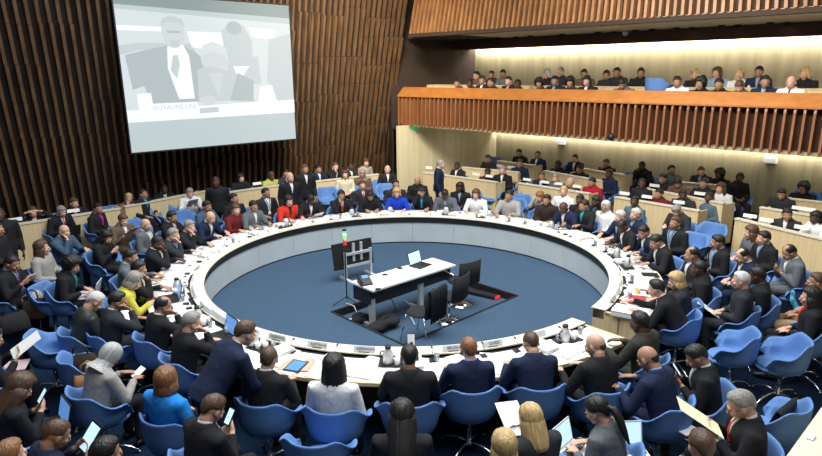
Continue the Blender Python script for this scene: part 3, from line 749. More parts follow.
quad('wall_left_backing', [wpt(tE-17.5, 0), wpt(tE+.1, 0), wpt(tE+.1, 8.4), wpt(tE-17.5, 8.4)], MT['slatback'], .1, out=M)
# cream side panel, dark corner, back walls
C0 = onplane(496, 150, N, 18.0); C0.z = 0
B0 = onplane(399, 160, M, C0.dot(M)); B0.z = 0
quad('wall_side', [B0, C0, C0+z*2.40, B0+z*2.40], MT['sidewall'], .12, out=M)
U0 = onplane(475, 60, N, 18.0); U0.z = 0
UL = U0-T*3.9
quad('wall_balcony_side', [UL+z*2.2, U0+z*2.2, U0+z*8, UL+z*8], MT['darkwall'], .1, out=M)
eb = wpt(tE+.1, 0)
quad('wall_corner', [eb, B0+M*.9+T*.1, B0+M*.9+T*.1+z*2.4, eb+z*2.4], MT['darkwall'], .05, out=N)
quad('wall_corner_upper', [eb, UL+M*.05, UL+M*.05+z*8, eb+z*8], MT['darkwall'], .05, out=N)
quad('wall_gap_backdrop', [eb-T*1.0+M*.9, eb+T*3.5+M*.9, eb+T*3.5+M*.9+z*8, eb-T*1.0+M*.9+z*8], MT['darkwall'], .05, out=M)  # dark sheet added to block world light showing through the corner gaps
dC = C0.dot(D); dU = U0.dot(D)
dR = onplane(822, 110, N, 13.74).dot(D)-4.5                         # right-hand end, out of frame
def nd(n_, d_, zz=0): return N*n_+D*d_+z*zz
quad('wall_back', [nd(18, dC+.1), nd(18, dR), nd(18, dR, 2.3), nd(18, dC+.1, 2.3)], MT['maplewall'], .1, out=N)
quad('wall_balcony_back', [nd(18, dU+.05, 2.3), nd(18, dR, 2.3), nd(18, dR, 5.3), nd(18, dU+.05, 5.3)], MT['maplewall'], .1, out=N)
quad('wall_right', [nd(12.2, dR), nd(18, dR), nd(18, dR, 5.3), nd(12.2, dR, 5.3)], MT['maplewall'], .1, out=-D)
def nbox(name, n0, n1, d0, d1, z0, z1, m):
    mb = MB(); mb.loft([[nd(n0, d0, z0), nd(n1, d0, z0), nd(n1, d0, z1), nd(n0, d0, z1)], [nd(n0, d1, z0), nd(n1, d1, z0), nd(n1, d1, z1), nd(n0, d1, z1)]]); return struct(name, mb, m)
dL = onplane(399, 110, N, 13.74).dot(D)
# risers for the tier desks, right and left
dB4 = at(735, 218, 1.0).dot(D)+.1
nbox('floor_tier_second', 15.0, 18, dR, dC+.4, 0, .15, MT['navy_carpet']); nbox('floor_tier_top', 16.0, 18, dR, dC+.1, .15, .25, MT['navy_carpet'])
nbox('floor_tier_front', 14.3, 15.0, dR, dB4, 0, .15, MT['navy_carpet'])
# balcony
nbox('floor_balcony', 13.97, 18, dR, dL+.02, 2.35, 2.40, MT['soffit']); nbox('floor_balcony_upper', 15.3, 18, dR, dL-.6, 2.40, 2.66, MT['navy_carpet'])
nbox('wall_balcony_front', 13.93, 13.97, dR, dL, 2.46, 3.31, MT['finback'])
mb = MB(); mb.loft([[nd(13.70, d_, 3.28), nd(13.70, d_, 3.315), nd(13.98, d_, 3.57), nd(14.06, d_, 3.57), nd(14.06, d_, 3.48), nd(13.95, d_, 3.44), nd(13.74, d_, 3.28)] for d_ in (dR, dL+.03)])
struct('trim_2', mb, MT['ledge']); nbox('wall_balcony_parapet', 13.97, 14.05, dR, dL, 2.40, 3.50, MT['maple'])
mb = MB(); d_ = dL
while d_ > dR:
    pr = [(13.73, 3.27), (13.71, 3.20), (13.70, 2.46), (13.715, 2.39), (13.93, 2.50), (13.93, 3.27)]
    mb.loft([[nd(a, d_-.022, b) for a, b in pr], [nd(a, d_+.022, b) for a, b in pr]]); d_ -= .168
struct('trim_3', mb, MT['fin'])
# upper fascia, soffit, beam
FZ0 = 5.08
def fpt(d_, zz, off=0): return nd(13.74+.42*(zz-FZ0)-off, d_+.17*(zz-FZ0), zz)
mb = MB(); d_ = dL-.62
while d_ > dR-1:
    mb.loft([[fpt(d_-.031, FZ0+.07, a) for a in (-.0,)]+[fpt(d_-.031, FZ0+.07, .14), fpt(d_+.031, FZ0+.07, .14), fpt(d_+.031, FZ0+.07, 0)],
             [fpt(d_-.031, 8, 0), fpt(d_-.031, 8, .14), fpt(d_+.031, 8, .14), fpt(d_+.031, 8, 0)]]); d_ -= .16
struct('wall_upper_slats', mb, MT['fascia'])
quad('wall_upper_backing', [fpt(dL-.56, FZ0-.04, -.02), fpt(dR-1, FZ0-.04, -.02), fpt(dR-1, 8.2, -.02), fpt(dL-.56, 8.2, -.02)], MT['finback'], .08, out=N)
nbox('trim_4', 13.62, 13.80, dR, dL-.56, FZ0-.04, FZ0+.06, MT['finback'])
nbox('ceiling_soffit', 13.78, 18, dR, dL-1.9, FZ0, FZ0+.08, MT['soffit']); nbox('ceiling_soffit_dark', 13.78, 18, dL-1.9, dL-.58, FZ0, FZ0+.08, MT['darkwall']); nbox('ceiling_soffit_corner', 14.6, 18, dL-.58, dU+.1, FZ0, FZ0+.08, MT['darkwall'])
nbox('trim_5', 16.80, 16.90, dR, dU+1.5, 4.76, FZ0, MT['darkbeam'])
strip(17.84, dR+.2, dU-.05, 4.92, 420, -.5); strip(17.82, dR+.2, dC-.05, 1.98, 110, -.8); strip(15.6, dR+.2, dC-.4, 2.30, 40)
# cream counter corner at the bottom right of the picture
a, b = at(790, 456, 1.0), at(822, 411, 1.0); a.z = b.z = 0; u = (b-a).normalized(); nn = Vector((u.y, -u.x, 0)); a0 = a-u*1.5; b0 = b+u*2.2
mb = MB(); mb.loft([[p+z*h for p in (a0, b0, b0+nn*.8, a0+nn*.8)] for h in (.0, .96)]); ct = mb.build('front_panel', MT['maple'])
t0 = empty('counter', (a.x, a.y, 0), 0, 'pale wooden counter cut off by the bottom right corner', 'counter'); 
for o in (ct,): o.parent = t0; o.location = -t0.location
mb = MB(); mb.loft([[p+z*h for p in (a0-nn*.02, b0-nn*.02, b0+nn*.82, a0+nn*.82)] for h in (.96, 1.0)]); o = mb.build('counter_top', MT['cream'], t0); o.location = -t0.location
p = at(811, 438, 1.0); mb = MB(); mb.box((0, 0, .006), (.09, .05, .012)); o = mb.build('socket_plate', MT['plate'], None, loc=p); o.rotation_euler[2] = math.atan2(u.y, u.x); tag(o, 'small grey plate on the pale counter in the bottom right corner', 'plate')

# ------------------------------------------------------------------ projection screen
KS = 14.72
cs = [onplane(x, y, M, KS) for x, y in ((115, -4), (290.5, 2), (295, 139), (130, 154))]
tl = (cs[0].dot(T)+cs[3].dot(T))/2; tr_ = (cs[1].dot(T)+cs[2].dot(T))/2; zt = (cs[0].z+cs[1].z)/2; zb = (cs[2].z+cs[3].z)/2
scr = empty('projection_screen', tuple(M*KS+T*tl+z*zb), 0, 'large projection screen showing delegates, hanging on the slatted wall', 'screen')
SW, SHh = tr_-tl, zt-zb
scr.rotation_euler[2] = math.atan2(T.y, T.x)
mb = MB(); mb.box((SW/2, .03, SHh/2), (SW+.06, .04, SHh+.04)); mb.build('screen_frame', MT['black'], scr)
def em(name, c, st=1.0): return mat('picture_'+name, c, .7, emit=c, estr=st)
PM = [em('base', (.56, .66, .67), .80), em('white', (.93, 1, 1), .92), em('pale', (.72, .79, .80), .84), em('grey', (.57, .64, .65), .86), em('dark', (.44, .51, .52), .86), em('skin', (.62, .67, .67), .90), em('haze', (.30, .38, .38), .70)]
for q in PM:
    q.node_tree.nodes['Principled BSDF'].inputs['Base Color'].default_value = (.05, .055, .055, 1)
pic = MB()
def uv(u, v, lay): return (u/544*1.07*SW-.017*SW, -.002*lay, (1-v/440)*SHh)
def poly(pts, mi, lay): pic.add([uv(max(8, min(u, 515)), max(2, min(v, 438)), lay) for u, v in pts], [tuple(range(len(pts)))], mi)
def oval(cx, cy, rx, ry, mi, lay): poly([(cx+rx*math.cos(2*PI*i/20), cy+ry*math.sin(2*PI*i/20)) for i in range(20)], mi, lay)
poly([(8, 2), (515, 2), (515, 438), (8, 438)], 0, 0)
poly([(8, 2), (515, 2), (515, 42), (8, 30)], 6, 1); poly([(8, 42), (515, 60), (515, 345), (8, 345)], 2, 1)
poly([(8, 85), (125, 85), (125, 98), (8, 98)], 1, 2); poly([(190, 95), (300, 95), (290, 150), (200, 140)], 1, 2); poly([(375, 75), (465, 80), (460, 110), (385, 105)], 1, 2)
poly([(8, 140), (60, 130), (200, 130), (210, 150), (60, 150), (8, 165)], 3, 2); poly([(8, 165), (60, 152), (200, 152), (200, 250), (8, 260)], 2, 3)
poly([(440, 110), (515, 90), (515, 310), (455, 310), (425, 240)], 3, 3)
poly([(20, 165), (75, 150), (125, 138), (165, 132), (205, 150), (232, 175), (240, 300), (75, 300), (60, 250), (30, 260)], 4, 4)
poly([(132, 140), (175, 132), (190, 165), (195, 290), (150, 290), (128, 200)], 1, 5); poly([(145, 165), (158, 162), (162, 190), (150, 232), (135, 205)], 3, 6)
oval(152, 100, 32, 44, 5, 6); poly([(120, 85), (125, 62), (150, 52), (180, 62), (186, 88), (170, 72), (135, 72)], 3, 7); poly([(135, 95), (172, 95), (172, 101), (135, 101)], 4, 8); poly([(140, 122), (166, 122), (163, 140), (144, 140)], 3, 8)
poly([(290, 90), (320, 62), (360, 72), (385, 120), (380, 200), (300, 190)], 3, 4); oval(330, 80, 24, 20, 4, 5); poly([(300, 165), (400, 165), (405, 250), (300, 250)], 3, 5); poly([(318, 195), (370, 195), (335, 240)], 1, 6)
oval(262, 172, 40, 44, 5, 6); poly([(222, 165), (230, 135), (262, 122), (300, 138), (306, 190), (292, 160), (260, 148), (236, 160)], 2, 7); poly([(210, 205), (245, 195), (310, 210), (330, 300), (205, 300)], 3, 7); poly([(240, 215), (285, 215), (268, 290)], 5, 8)
poly([(330, 215), (380, 240), (375, 305), (300, 300)], 4, 8); poly([(400, 260), (440, 255), (455, 310), (390, 310)], 1, 8)
poly([(205, 290), (240, 280), (262, 300), (230, 315)], 5, 9); poly([(8, 318), (515, 305), (515, 348), (8, 352)], 1, 9); poly([(38, 272), (75, 270), (80, 340), (40, 340)], 1, 10); poly([(72, 302), (202, 300), (204, 342), (72, 342)], 1, 10)
poly([(205, 320), (262, 318), (262, 334), (205, 336)], 3, 10)
pic.build('projected_picture', PM, scr)
def text(name, s, size, m, parent=None, mtx=None, ext=.0005):
    c = bpy.data.curves.new(name, 'FONT'); c.body = s; c.size = size; c.align_x = 'CENTER'; c.align_y = 'CENTER'; c.extrude = ext
    o = bpy.data.objects.new(name, c); COL.objects.link(o); dg = bpy.context.evaluated_depsgraph_get()
    me = bpy.data.meshes.new_from_object(o.evaluated_get(dg)); bpy.data.objects.remove(o); bpy.data.curves.remove(c)
    me.materials.clear(); me.materials.append(m); q = bpy.data.objects.new(name, me); COL.objects.link(q)
    if parent: q.parent = parent
    if mtx is not None: q.matrix_local = mtx
    return q
up = Matrix.Rotation(PI/2, 4, 'X')
u_, _, v_ = uv(136, 314, 0); tx = text('caption', 'ROYAUME-UNI', SW*.035, PM[3], scr, Matrix.Translation((u_, -.03, v_)) @ up)

# ------------------------------------------------------------------ round table
A0, A1 = -39.5, 311.4
def arc(mb, r0, r1, z0, z1, a0=A0, a1=A1, n=None):
    n = n or max(2, int((a1-a0)/2.5)); rings = []
    for i in range(n+1):
        a = R(a0+(a1-a0)*i/n); c, s = math.cos(a), math.sin(a)
        rings.append([Vector((r*c, r*s, zz)) for r, zz in ((r0, z0), (r1, z0), (r1, z1), (r0, z1))])
    mb.loft(rings); return mb
rt = empty('round_conference_table', (CX, CY, 0), 0, 'huge ring-shaped cream conference table with grey front panels', 'table')
arc(MB(), 3.41, 3.62, .764, .78).build('inner_rail', MT['cream'], rt); arc(MB(), 3.435, 3.60, .635, .764).build('shadow_gap_strip', MT['black'], rt)
arc(MB(), 3.62, 3.68, .70, .738).build('cable_tray', MT['black'], rt); arc(MB(), 3.68, 4.22, .715, .745).build('worktop', MT['white'], rt)
arc(MB(), 4.22, 4.25, .705, .747).build('edge_band', MT['maple'], rt); arc(MB(), 3.80, 3.83, 0, .70).build('modesty_panel', MT['darkwall'], rt)
arc(MB(), 3.46, 3.48, FZ, .18).build('plinth', MT['black'], rt)
np_ = 22
for i in range(np_):
    a = A0+(A1-A0)*i/np_; b = A0+(A1-A0)*(i+1)/np_; arc(MB(), 3.452, 3.472, .17, .640, a+.05, b-.05, 8).build('front_panel', MT['panel'], rt)
for a in (A0, A1):
    s = 1 if a == A0 else -1
    arc(MB(), 3.43, 4.24, .0, .752, a+min(0, s*.0)-(.0 if s > 0 else .6), a+(.6 if s > 0 else 0), 1).build('end_panel', MT['maple'], rt)

def slot_person(deg):
    deg %= 360; return min(RING, key=lambda q: abs((q[0]-deg+180) % 360-180))[1]
def pol(r, deg, zz): return Vector((CX+r*math.cos(R(deg)), CY+r*math.sin(R(deg)), zz))
def short(ph, n=9): return ph
for i, l in enumerate([q for q in PEOPLE.strip().split('\n') if q and q[0] != '#']): person(l, i)

# ------------------------------------------------------------------ tier desks
def tier_desk(a, b, z0, z1, label, dep=.5, left=False, plates=()):
    a = Vector((a.x, a.y, 0)); b = Vector((b.x, b.y, 0)); u = (b-a).normalized(); n = Vector((-u.y, u.x, 0)); L = (b-a).length
    t = empty('tier_desk', (a.x, a.y, 0), math.atan2(u.y, u.x), label, 'desk', 'wooden desks on the tiers')
    MB().box((L/2, .02, (z0+z1)/2-.02), (L, .03, z1-z0-.04)).build('front_panel', MT['maple'], t)
    MB().box((L/2, .05, z1-.015), (L+.02, .13, .03)).build('ledge', MT['cream'], t)
    MB().box((L/2, .23, z1-.25), (L-.06, .38, .03)).build('desk_top', MT['cream'], t)
    for x in (.02, L-.02): MB().box((x, .24, (z0+z1)/2-.03), (.04, .46, z1-z0-.04)).build('end_panel', MT['maple'], t)
    return t
for (x0, y0), (x1, y1), zt_, zk, lb in DESKS: tier_desk(at(x0, y0, zt_), at(x1, y1, zt_), ZF[zk] if zk != 'T1' else 0, zt_, lb if lb.find('pale') >= 0 else 'pale wooden '+lb)
# balcony back-row desk
t = empty('balcony_desk', tuple(nd(15.35, dU-.3, 2.62)), AZD+PI, 'long pale desk before the balcony back row', 'desk')
Lb = dU-.3-dR-.1; MB().box((Lb/2, .02, .50), (Lb, .03, 1.0)).build('front_panel', MT['maple'], t); MB().box((Lb/2, .16, .985), (Lb, .34, .03)).build('desk_top', MT['maple'], t)
for k in range(5): MB().box((Lb*k/4, -.1, .5), (.04, .35, 1.0)).build('divider', MT['maple'], t)
# ------------------------------------------------------------------ things on and around the table
def name_card(p, rz, label, group, s=1.0, txt=None, m='white', base='black'):
    t = empty('name_card', tuple(p), rz, label, 'name card', group)
    mb = MB(); w_, h_ = .27*s, .075*s
    mb.loft([[(-w_/2, -.030*s, 0), (-w_/2, .030*s, 0), (-w_/2, .004, h_), (-w_/2, -.004, h_)], [(w_/2, -.030*s, 0), (w_/2, .030*s, 0), (w_/2, .004, h_), (w_/2, -.004, h_)]])
    mb.build('card', MT[m], t)
    if txt:
        tilt = math.atan2(.026*s, h_)
        text('lettering', txt, .042 if len(txt) > 8 else .048, MT['print'], t, Matrix.Translation((.02, -.0185*s-.0015, h_*.56)) @ Matrix.Rotation(PI/2-tilt, 4, 'X'))
        MB().box((0, .01, .004), (w_*.5, .085, .008)).build('stand', MT[base], t)
    return t
rnd = random.Random(11)
NP = {(276, 339): 'ARGENTINA', (316, 347): 'AUSTRALIA', (364, 351): 'AZERBAIJAN', (453, 349): 'BELGIUM', (494, 346): 'CHAD', (216, 315): '', (536, 335): ''}
for (x, y), s in NP.items():
    p = at(x, y, .80); p.z = .782; a = math.degrees(math.atan2(p.y-CY, p.x-CX)); r = min(3.57, math.hypot(p.x-CX, p.y-CY)); p = pol(3.565, a, .782)
    rz = R(a)+PI/2
    name_card(p, rz, ('grey country plate reading %s on the near rail' % s) if s else 'grey rail plate near the '+slot_person(a), 'name plates on the ring rail', .95, s or None, 'plate')
seen = {}
for a, ph in sorted(RING):
    if not (243 < a < 306):
        name_card(pol(3.58, a+1.5, .782), R(a)+PI/2, 'rail name plate before the '+ph, 'name plates on the ring rail', .9, None, 'plate')
    # microphone unit
    t = empty('microphone', tuple(pol(3.74, a-4.2, .746)), R(a-4.2)-PI/2, 'black microphone unit before the '+ph, 'microphone', 'microphones on the ring table')
    MB().box((0, 0, .010), (.07, .08, .020)).build('base', MT['black'], t); MB().tube([(0, .02, .02), (0, .03, .08), (0, -.01, .14), (0, -.04, .155)], .003, 6).build('gooseneck', MT['black'], t)
    MB().tube([(0, -.04, .155), (0, -.065, .157)], .011, 8, rnd=True).build('microphone_head', MT['black'], t)
# papers along the whole ring
def sheet(w_=.21, h_=.297, th=.0015, m='paper', lines=True, name='sheet'):
    mb = MB(); mb.box((0, 0, th/2), (w_, h_, th))
    return mb.mesh(name, False)
SHEET = sheet(); OPEN = MB()
for sx in (-1, 1):
    rings = []
    for i in range(7):
        x = sx*.21*i/6; zz = .004+.014*math.sin(PI*min(1, i/5)*.9)*(1-.3*i/6)
        rings.append([Vector((x, -.148, zz)), Vector((x, .148, zz)), Vector((x, .148, 0)), Vector((x, -.148, 0))])
    OPEN.loft(rings if sx > 0 else rings[::-1])
OPEN = OPEN.mesh('open_document', True)
STACK = MB()
for i in range(9): STACK.box((rnd.uniform(-.006, .006), rnd.uniform(-.006, .006), .003+.006*i), (.21, .297, .0052), Matrix.Rotation(rnd.uniform(-.05, .05), 3, 'Z'))
STACK = STACK.mesh('stack', False)
TXT = MB()
for i in range(15):
    if i % 5 == 4: continue
    TXT.box((-.01*(i % 3), .115-.016*i, .0022), (.155-.02*(i % 3), .0045, .0004))
TXT = TXT.mesh('printed_lines', False)
def lay(name, me, m, p, rz, label, group, cat, txt=True):
    o = inst(name, me, MT[m], None); o.location = p; o.rotation_euler = (0, 0, rz); tag(o, label, cat, group)
    if txt: inst('printed_lines', TXT, MT['gprint'], o)
    return o
a = A0+3.5; i = 0
while a < A1-3:
    ph = slot_person(a); pa = [q[0] for q in RING if q[1] == ph][0]; df = (a-pa+180) % 360-180
    wh = 'far left of' if df < -9.3 else 'left of' if df < -3.1 else 'before' if df < 3.1 else 'right of' if df < 9.3 else 'far right of'
    if not 200 < pa < 340: wh = {'far left of': 'well beside', 'left of': 'beside', 'right of': 'past', 'far right of': 'well past'}.get(wh, wh)
    for k in range(3):
        aa = a+rnd.uniform(-2.8, 2.8); r = 3.80+.14*k+rnd.uniform(-.03, .03)
        lay('paper_sheet', SHEET, 'paper', pol(r, aa, .7455+.0018*k+.0001*i), R(aa)+PI/2+rnd.uniform(-.5, .5), ['rail-side sheet ', 'middle sheet ', 'edge sheet '][k]+wh+' the '+ph, 'papers on the ring table', 'paper')
    if i % 2 == 0: lay('open_document', OPEN, 'paper', pol(4.0, a+.8, .752), R(a)+PI/2+rnd.uniform(-.25, .25), 'open document '+wh+' the '+ph, 'papers on the ring table', 'document', False)
    if i % 4 == 1: lay('document_stack', STACK, 'paper', pol(3.82, a+3.6, .752), R(a)+PI/2+rnd.uniform(-.3, .3), 'paper stack '+wh+' the '+ph, 'papers on the ring table', 'papers', False)
    if rnd.random() < .45:
        o = MB().tube([(-.07, 0, 0), (.07, 0, 0)], .0045, 6, rnd=True).build('pen', MT['black'], None, loc=pol(4.06, a-2.2, .756)); o.rotation_euler[2] = rnd.uniform(0, 3); tag(o, 'dark pen '+wh+' the '+ph, 'pen', 'pens on the ring table')
    if rnd.random() < .5:
        g = empty('drinking_glass', tuple(pol(3.76, a+1.6, .748)), 0, 'water glass '+wh+' the '+ph, 'glass', 'water glasses on the ring table')
        MB().lathe([(.026, 0), (.033, .10), (.030, .10), (.023, .006), (.0, .006)], n=14).build('tumbler', MT['glass'], g, True)
    a += 6.2; i += 1
def carafe(p, rz, label):
    t = empty('carafe_tray', tuple(p), rz, label, 'tray', 'trays with flasks and cups')
    MB().box((0, 0, .008), (.34, .20, .016)).build('tray', MT['black'], t)
    f = MB().lathe([(.055, .016), (.062, .03), (.062, .13), (.048, .17), (.034, .185), (.034, .20)], (-.06, 0, 0)).build('flask', MT['alu'], t, True)
    MB().lathe([(.034, .20), (.038, .205), (.030, .235), (.0, .238)], (-.06, 0, 0)).build('lid', MT['black'], f, True)
    MB().tube([(-.115, 0, .06), (-.15, 0, .07), (-.15, 0, .15), (-.11, 0, .17)], .008, 8).build('handle', MT['black'], f, True)
    for x, y in ((.05, .045), (.05, -.045), (.125, .0)): MB().lathe([(.030, .016), (.038, .10), (.034, .10), (.026, .022), (0, .022)], (x, y, 0), 14).build('cup', MT['white'], t, True)
for (x, y), wh in {(394, 355): 'left of the central near-side man', (562, 334): 'at the right end of the near side', (187, 289): 'right of the yellow jacket', (206, 318): 'above the grey-brown-haired man', (257, 344): 'beside the half-standing man',
    (617, 254): 'at the right bend', (641, 264): 'left of the hunched man on the right', (338, 206): 'left of the man holding his forehead', (384, 203): 'left of the royal blue jacket', (451, 203): 'left of the white blouse', (503, 207): 'before the pale grey jacket', (250, 215): 'left of the grey suit', (573, 221): 'before the teal shirt'}.items():
    p = at(x, y, .80); a = math.degrees(math.atan2(p.y-CY, p.x-CX)); carafe(pol(3.80, a, .747), R(a)+PI/2, 'tray of flask and cups '+wh)
def laptop(p, rz, label, base='plate', scr_='screen', parent=None, open_=105, s=1.0):
    t = empty('laptop', tuple(p), rz, label, 'laptop'); t.scale = (s, s, s)
    b = MB().box((0, 0, .009), (.33, .23, .018)).build('keyboard_base', MT[base], t)
    mb = MB()
    for r in range(5):
        for c in range(13): mb.box((-.144+.024*c, .075-.021*r, .0195), (.019, .016, .002))
    mb.build('keys', MT['black'], b)
    L = MB().box((0, 0, .115), (.33, .010, .23)).build('lid', MT[base], t); L.location = (0, .118, .012); L.rotation_euler = (-R(open_-90), 0, 0)
    MB().box((0, -.006, .117), (.305, .003, .195)).build('display', MT[scr_], L)
    return t
def tablet(p, rz, label, scr_='bscreen', tilt=0):
    t = empty('tablet', tuple(p), rz, label, 'tablet'); t.rotation_euler = (tilt, 0, rz)
    MB().box((0, 0, .004), (.20, .26, .008)).build('body', MT['black'], t); MB().box((0, 0, .0085), (.165, .22, .001)).build('display', MT[scr_], t)
    return t
def onring(x, y, zz=.75):
    p = at(x, y, zz); a = math.atan2(p.y-CY, p.x-CX); r = min(4.08, max(3.86, math.hypot(p.x-CX, p.y-CY))); return Vector((CX+r*math.cos(a), CY+r*math.sin(a), zz)), a+PI/2
p, rz = onring(221, 337, .762); laptop(p, rz-.2, 'open laptop with blue display left of the half-standing man', 'black', 'bscreen')
p, rz = onring(170, 299, .762); laptop(p, rz, 'open laptop before the woman in the yellow jacket', 'black', 'bscreen')
p, rz = onring(296, 366, .764); tablet(p, rz, 'tablet with dark blue display right of the man in black sweater')
o = MB().box((0, 0, .006), (.36, .30, .012)).build('folder', MT['gold'], None, loc=p-Vector((0, -.05, .012))); o.rotation_euler[2] = rz+.2; tag(o, 'tan folder lying under the blue tablet', 'folder')
for x, y, lb in ((653, 275, 'black tablet on the right bend before the hunched man'), (644, 292, 'black tablet above the reaching man')):
    p, rz = onring(x, y, .764); tablet(p, rz, lb, 'black')
p, rz = onring(636, 300, .772); o = MB().box((0, 0, .006), (.30, .21, .012)).build('red_booklet', MT['redbook'], None, loc=p); o.rotation_euler[2] = rz; tag(o, 'red booklet under the arm of the reaching man', 'booklet')
p, rz = onring(626, 295, .75); g = empty('juice_glass', tuple(p), 0, 'glass of amber drink near the gap in the ring', 'glass'); MB().lathe([(.03, 0), (.037, .11), (.034, .11), (.0, .10)], n=16).build('tumbler', MT['amber'], g, True)
p, rz = onring(626, 314, .752); t = empty('binder', tuple(p), rz+.1, 'thick white binder at the gap end of the table', 'binder'); MB().box((0, 0, .035), (.30, .34, .07)).build('pages', MT['paper'], t); MB().box((0, 0, .073), (.31, .35, .004)).build('cover', MT['white'], t)
# white standing sign on the near rail
p = at(411, 348, .782); a = math.atan2(p.y-CY, p.x-CX); t = empty('card_holder', tuple(pol(3.52, math.degrees(a), .78)), a+PI/2, 'white upright card with black text on the near rail', 'sign')
MB().box((0, 0, .105), (.085, .006, .21)).build('card', MT['white'], t); MB().box((0, 0, .004), (.10, .07, .008)).build('foot', MT['alu'], t); MB().box((.005, -.005, .07), (.035, .003, .085)).build('printed_block', MT['print'], t)

p = at(630, 455, .66); laptop(p, rotz_of(Vector((CX-p.x, CY-p.y, 0)))-.3, 'open laptop with pale screen at the bottom edge, right of the ponytail', 'plate', 'screen')
p = at(688, 430, .62); o = MB().box((0, 0, 0), (.20, .12, .008)).build('white_booklet', MT['paper'], None, loc=p); o.rotation_euler[2] = .5; tag(o, 'small white booklet just right of the cream yellow sheet', 'booklet')
# held things
for it, root, tp, ph, rz, loc, sc in ITEMS:
    mid = (tp['hands'][0]+tp['hands'][1])/2*sc
    Rz = Matrix.Rotation(rz, 3, 'Z')
    W = loc+Rz @ (mid+Vector((0, .04, .03)))
    if it == 'laptop':
        W = loc+Rz @ Vector((0, .36*sc, .625*sc)); laptop(W, rz, 'laptop on lap of the '+ph, 'plate' if 'ponytail' in ph or 'curly' in ph else 'black', 'screen' if 'ponytail' in ph else 'bscreen')
    elif it == 'tablet': W = loc+Rz @ (mid+Vector((0, .06, .05))); tablet(W, rz, 'white lit tablet of the '+ph, 'screen', R(50))
    elif it == 'phone':
        W = loc+Rz @ (tp['hands'][0]*sc+Vector((0, .02, .05))); t = empty('phone', tuple(W), rz, 'phone held by the '+ph, 'phone'); t.rotation_euler = (R(55), 0, rz)
        MB().box((0, 0, 0), (.075, .15, .009)).build('body', MT['black'], t); MB().box((0, 0, .0055), (.066, .135, .001)).build('display', MT['screen'], t)
    elif it in ('paper', 'yellow', 'book', 'card'):
        t = empty(dict(paper='paper_sheets', yellow='paper_sheets', book='book', card='card')[it], tuple(W), rz, dict(paper='white sheets', yellow='large cream yellow sheet', book='open book', card='small pale card')[it]+' held by the '+ph, 'paper' if it != 'book' else 'book')
        t.rotation_euler = (R(30), .1, rz)
        if it == 'book':
            inst('pages', OPEN, MT['paper'], t); MB().box((0, 0, -.004), (.43, .30, .006)).build('cover', MT['gold'], t)
        elif it == 'card': MB().box((0, 0, 0), (.10, .15, .004)).build('card', MT['paper'], t)
        else:
            MB().box((0, .06, 0), (.24, .34, .003) if it == 'paper' else (.30, .42, .003)).build('sheet', MT['paper' if it == 'paper' else 'ypaper'], t)
            MB().box((.02, .05, -.003), (.22, .31, .002), Matrix.Rotation(.1, 3, 'Z')).build('sheet', MT['paper'], t)

# ------------------------------------------------------------------ empty chairs
def echair(x, y, label, zf=0, turn=0, group='empty blue armchairs', face='c', full=None):
    p = at(x, y, zf+.60); p.z = zf
    if p.dot(M) > 15.8: p = p-M*(p.dot(M)-15.8)
    if p.dot(N) > 17.1: p = p-N*(p.dot(N)-17.1)
    f = Vector((CX-p.x, CY-p.y, 0)) if face == 'c' else face
    return chair(p, rotz_of(f)+R(turn), label, group, full=(p.y < 8.5) if full is None else full)
echair(733, 348, 'empty blue armchair, left of the two in right foreground', turn=8); echair(783, 356, 'empty blue armchair, right of the two in right foreground', turn=12)
echair(318, 452, 'empty blue armchair cut by the bottom edge, below the pale blouse'); 
echair(34, 231, 'empty wide blue armchair below the left wall desk'); echair(52, 300, 'empty blue armchair with a grey coat in it, left', turn=-10)
echair(52, 350, 'blue armchair draped with a black jacket, left foreground', turn=-5); echair(87, 372, 'blue armchair behind the grey patterned headscarf', turn=-5)
echair(112, 210, 'empty blue armchair left of the blonde in brown'); echair(103, 213, 'empty blue armchair right of the magenta shirt'); echair(165, 216, 'empty blue armchair below the pale blue tie')
echair(187, 222, 'empty blue armchair below the man in white shirt', turn=10); echair(136, 232, 'empty blue armchair between brown jacket and grey suit')
echair(222, 214, 'empty blue armchair left of the dark red top'); echair(247, 203, 'empty blue armchair between dark red top and grey suit', turn=5); echair(244, 196, 'empty blue armchair in third row under wall desk')
echair(326, 190, 'empty blue armchair, upper of a pair, far side'); echair(328, 197, 'empty blue armchair, lower of a pair, far side'); echair(350, 196, 'empty blue armchair right of the held forehead'); echair(376, 189, 'empty blue armchair right of the long red tie'); echair(387, 193, 'empty blue armchair left of the royal blue jacket')
echair(281, 193, 'empty blue armchair behind the red jacket'); echair(469, 191, 'empty blue armchair behind the white blouse'); echair(491, 194, 'empty blue armchair behind the pale grey jacket'); echair(519, 205, 'empty blue armchair right of pale grey jacket', turn=5); echair(513, 209, 'empty blue armchair, front row, right of pale grey jacket'); echair(531, 199, 'empty blue armchair left of the hidden auburn face')
echair(709, 236, 'empty large blue armchair, upper of the right pair', turn=15); echair(690, 247, 'empty large blue armchair, lower of the right pair', turn=15); echair(596, 222, 'empty blue armchair below the white headscarf')
for x, y, lb in ((592, 168, 'top tier middle, left of holding-face figure'), (627, 172, 'top tier, left of the dark back wall figure'), (651, 176, 'top tier, right of the dark back wall figure'), (662, 174, 'top tier, left of sideways grey figure'), (688, 178, 'top tier, left of the fair-faced man'), (513, 161, 'top tier left block'), (813, 196, 'far right top tier, beside the dark curls'), (823, 199, 'far right top tier at picture edge')):
    echair(x, y, 'empty bright blue armchair, '+lb, zf=.25, face=-N, group='empty blue armchairs on the tiers')
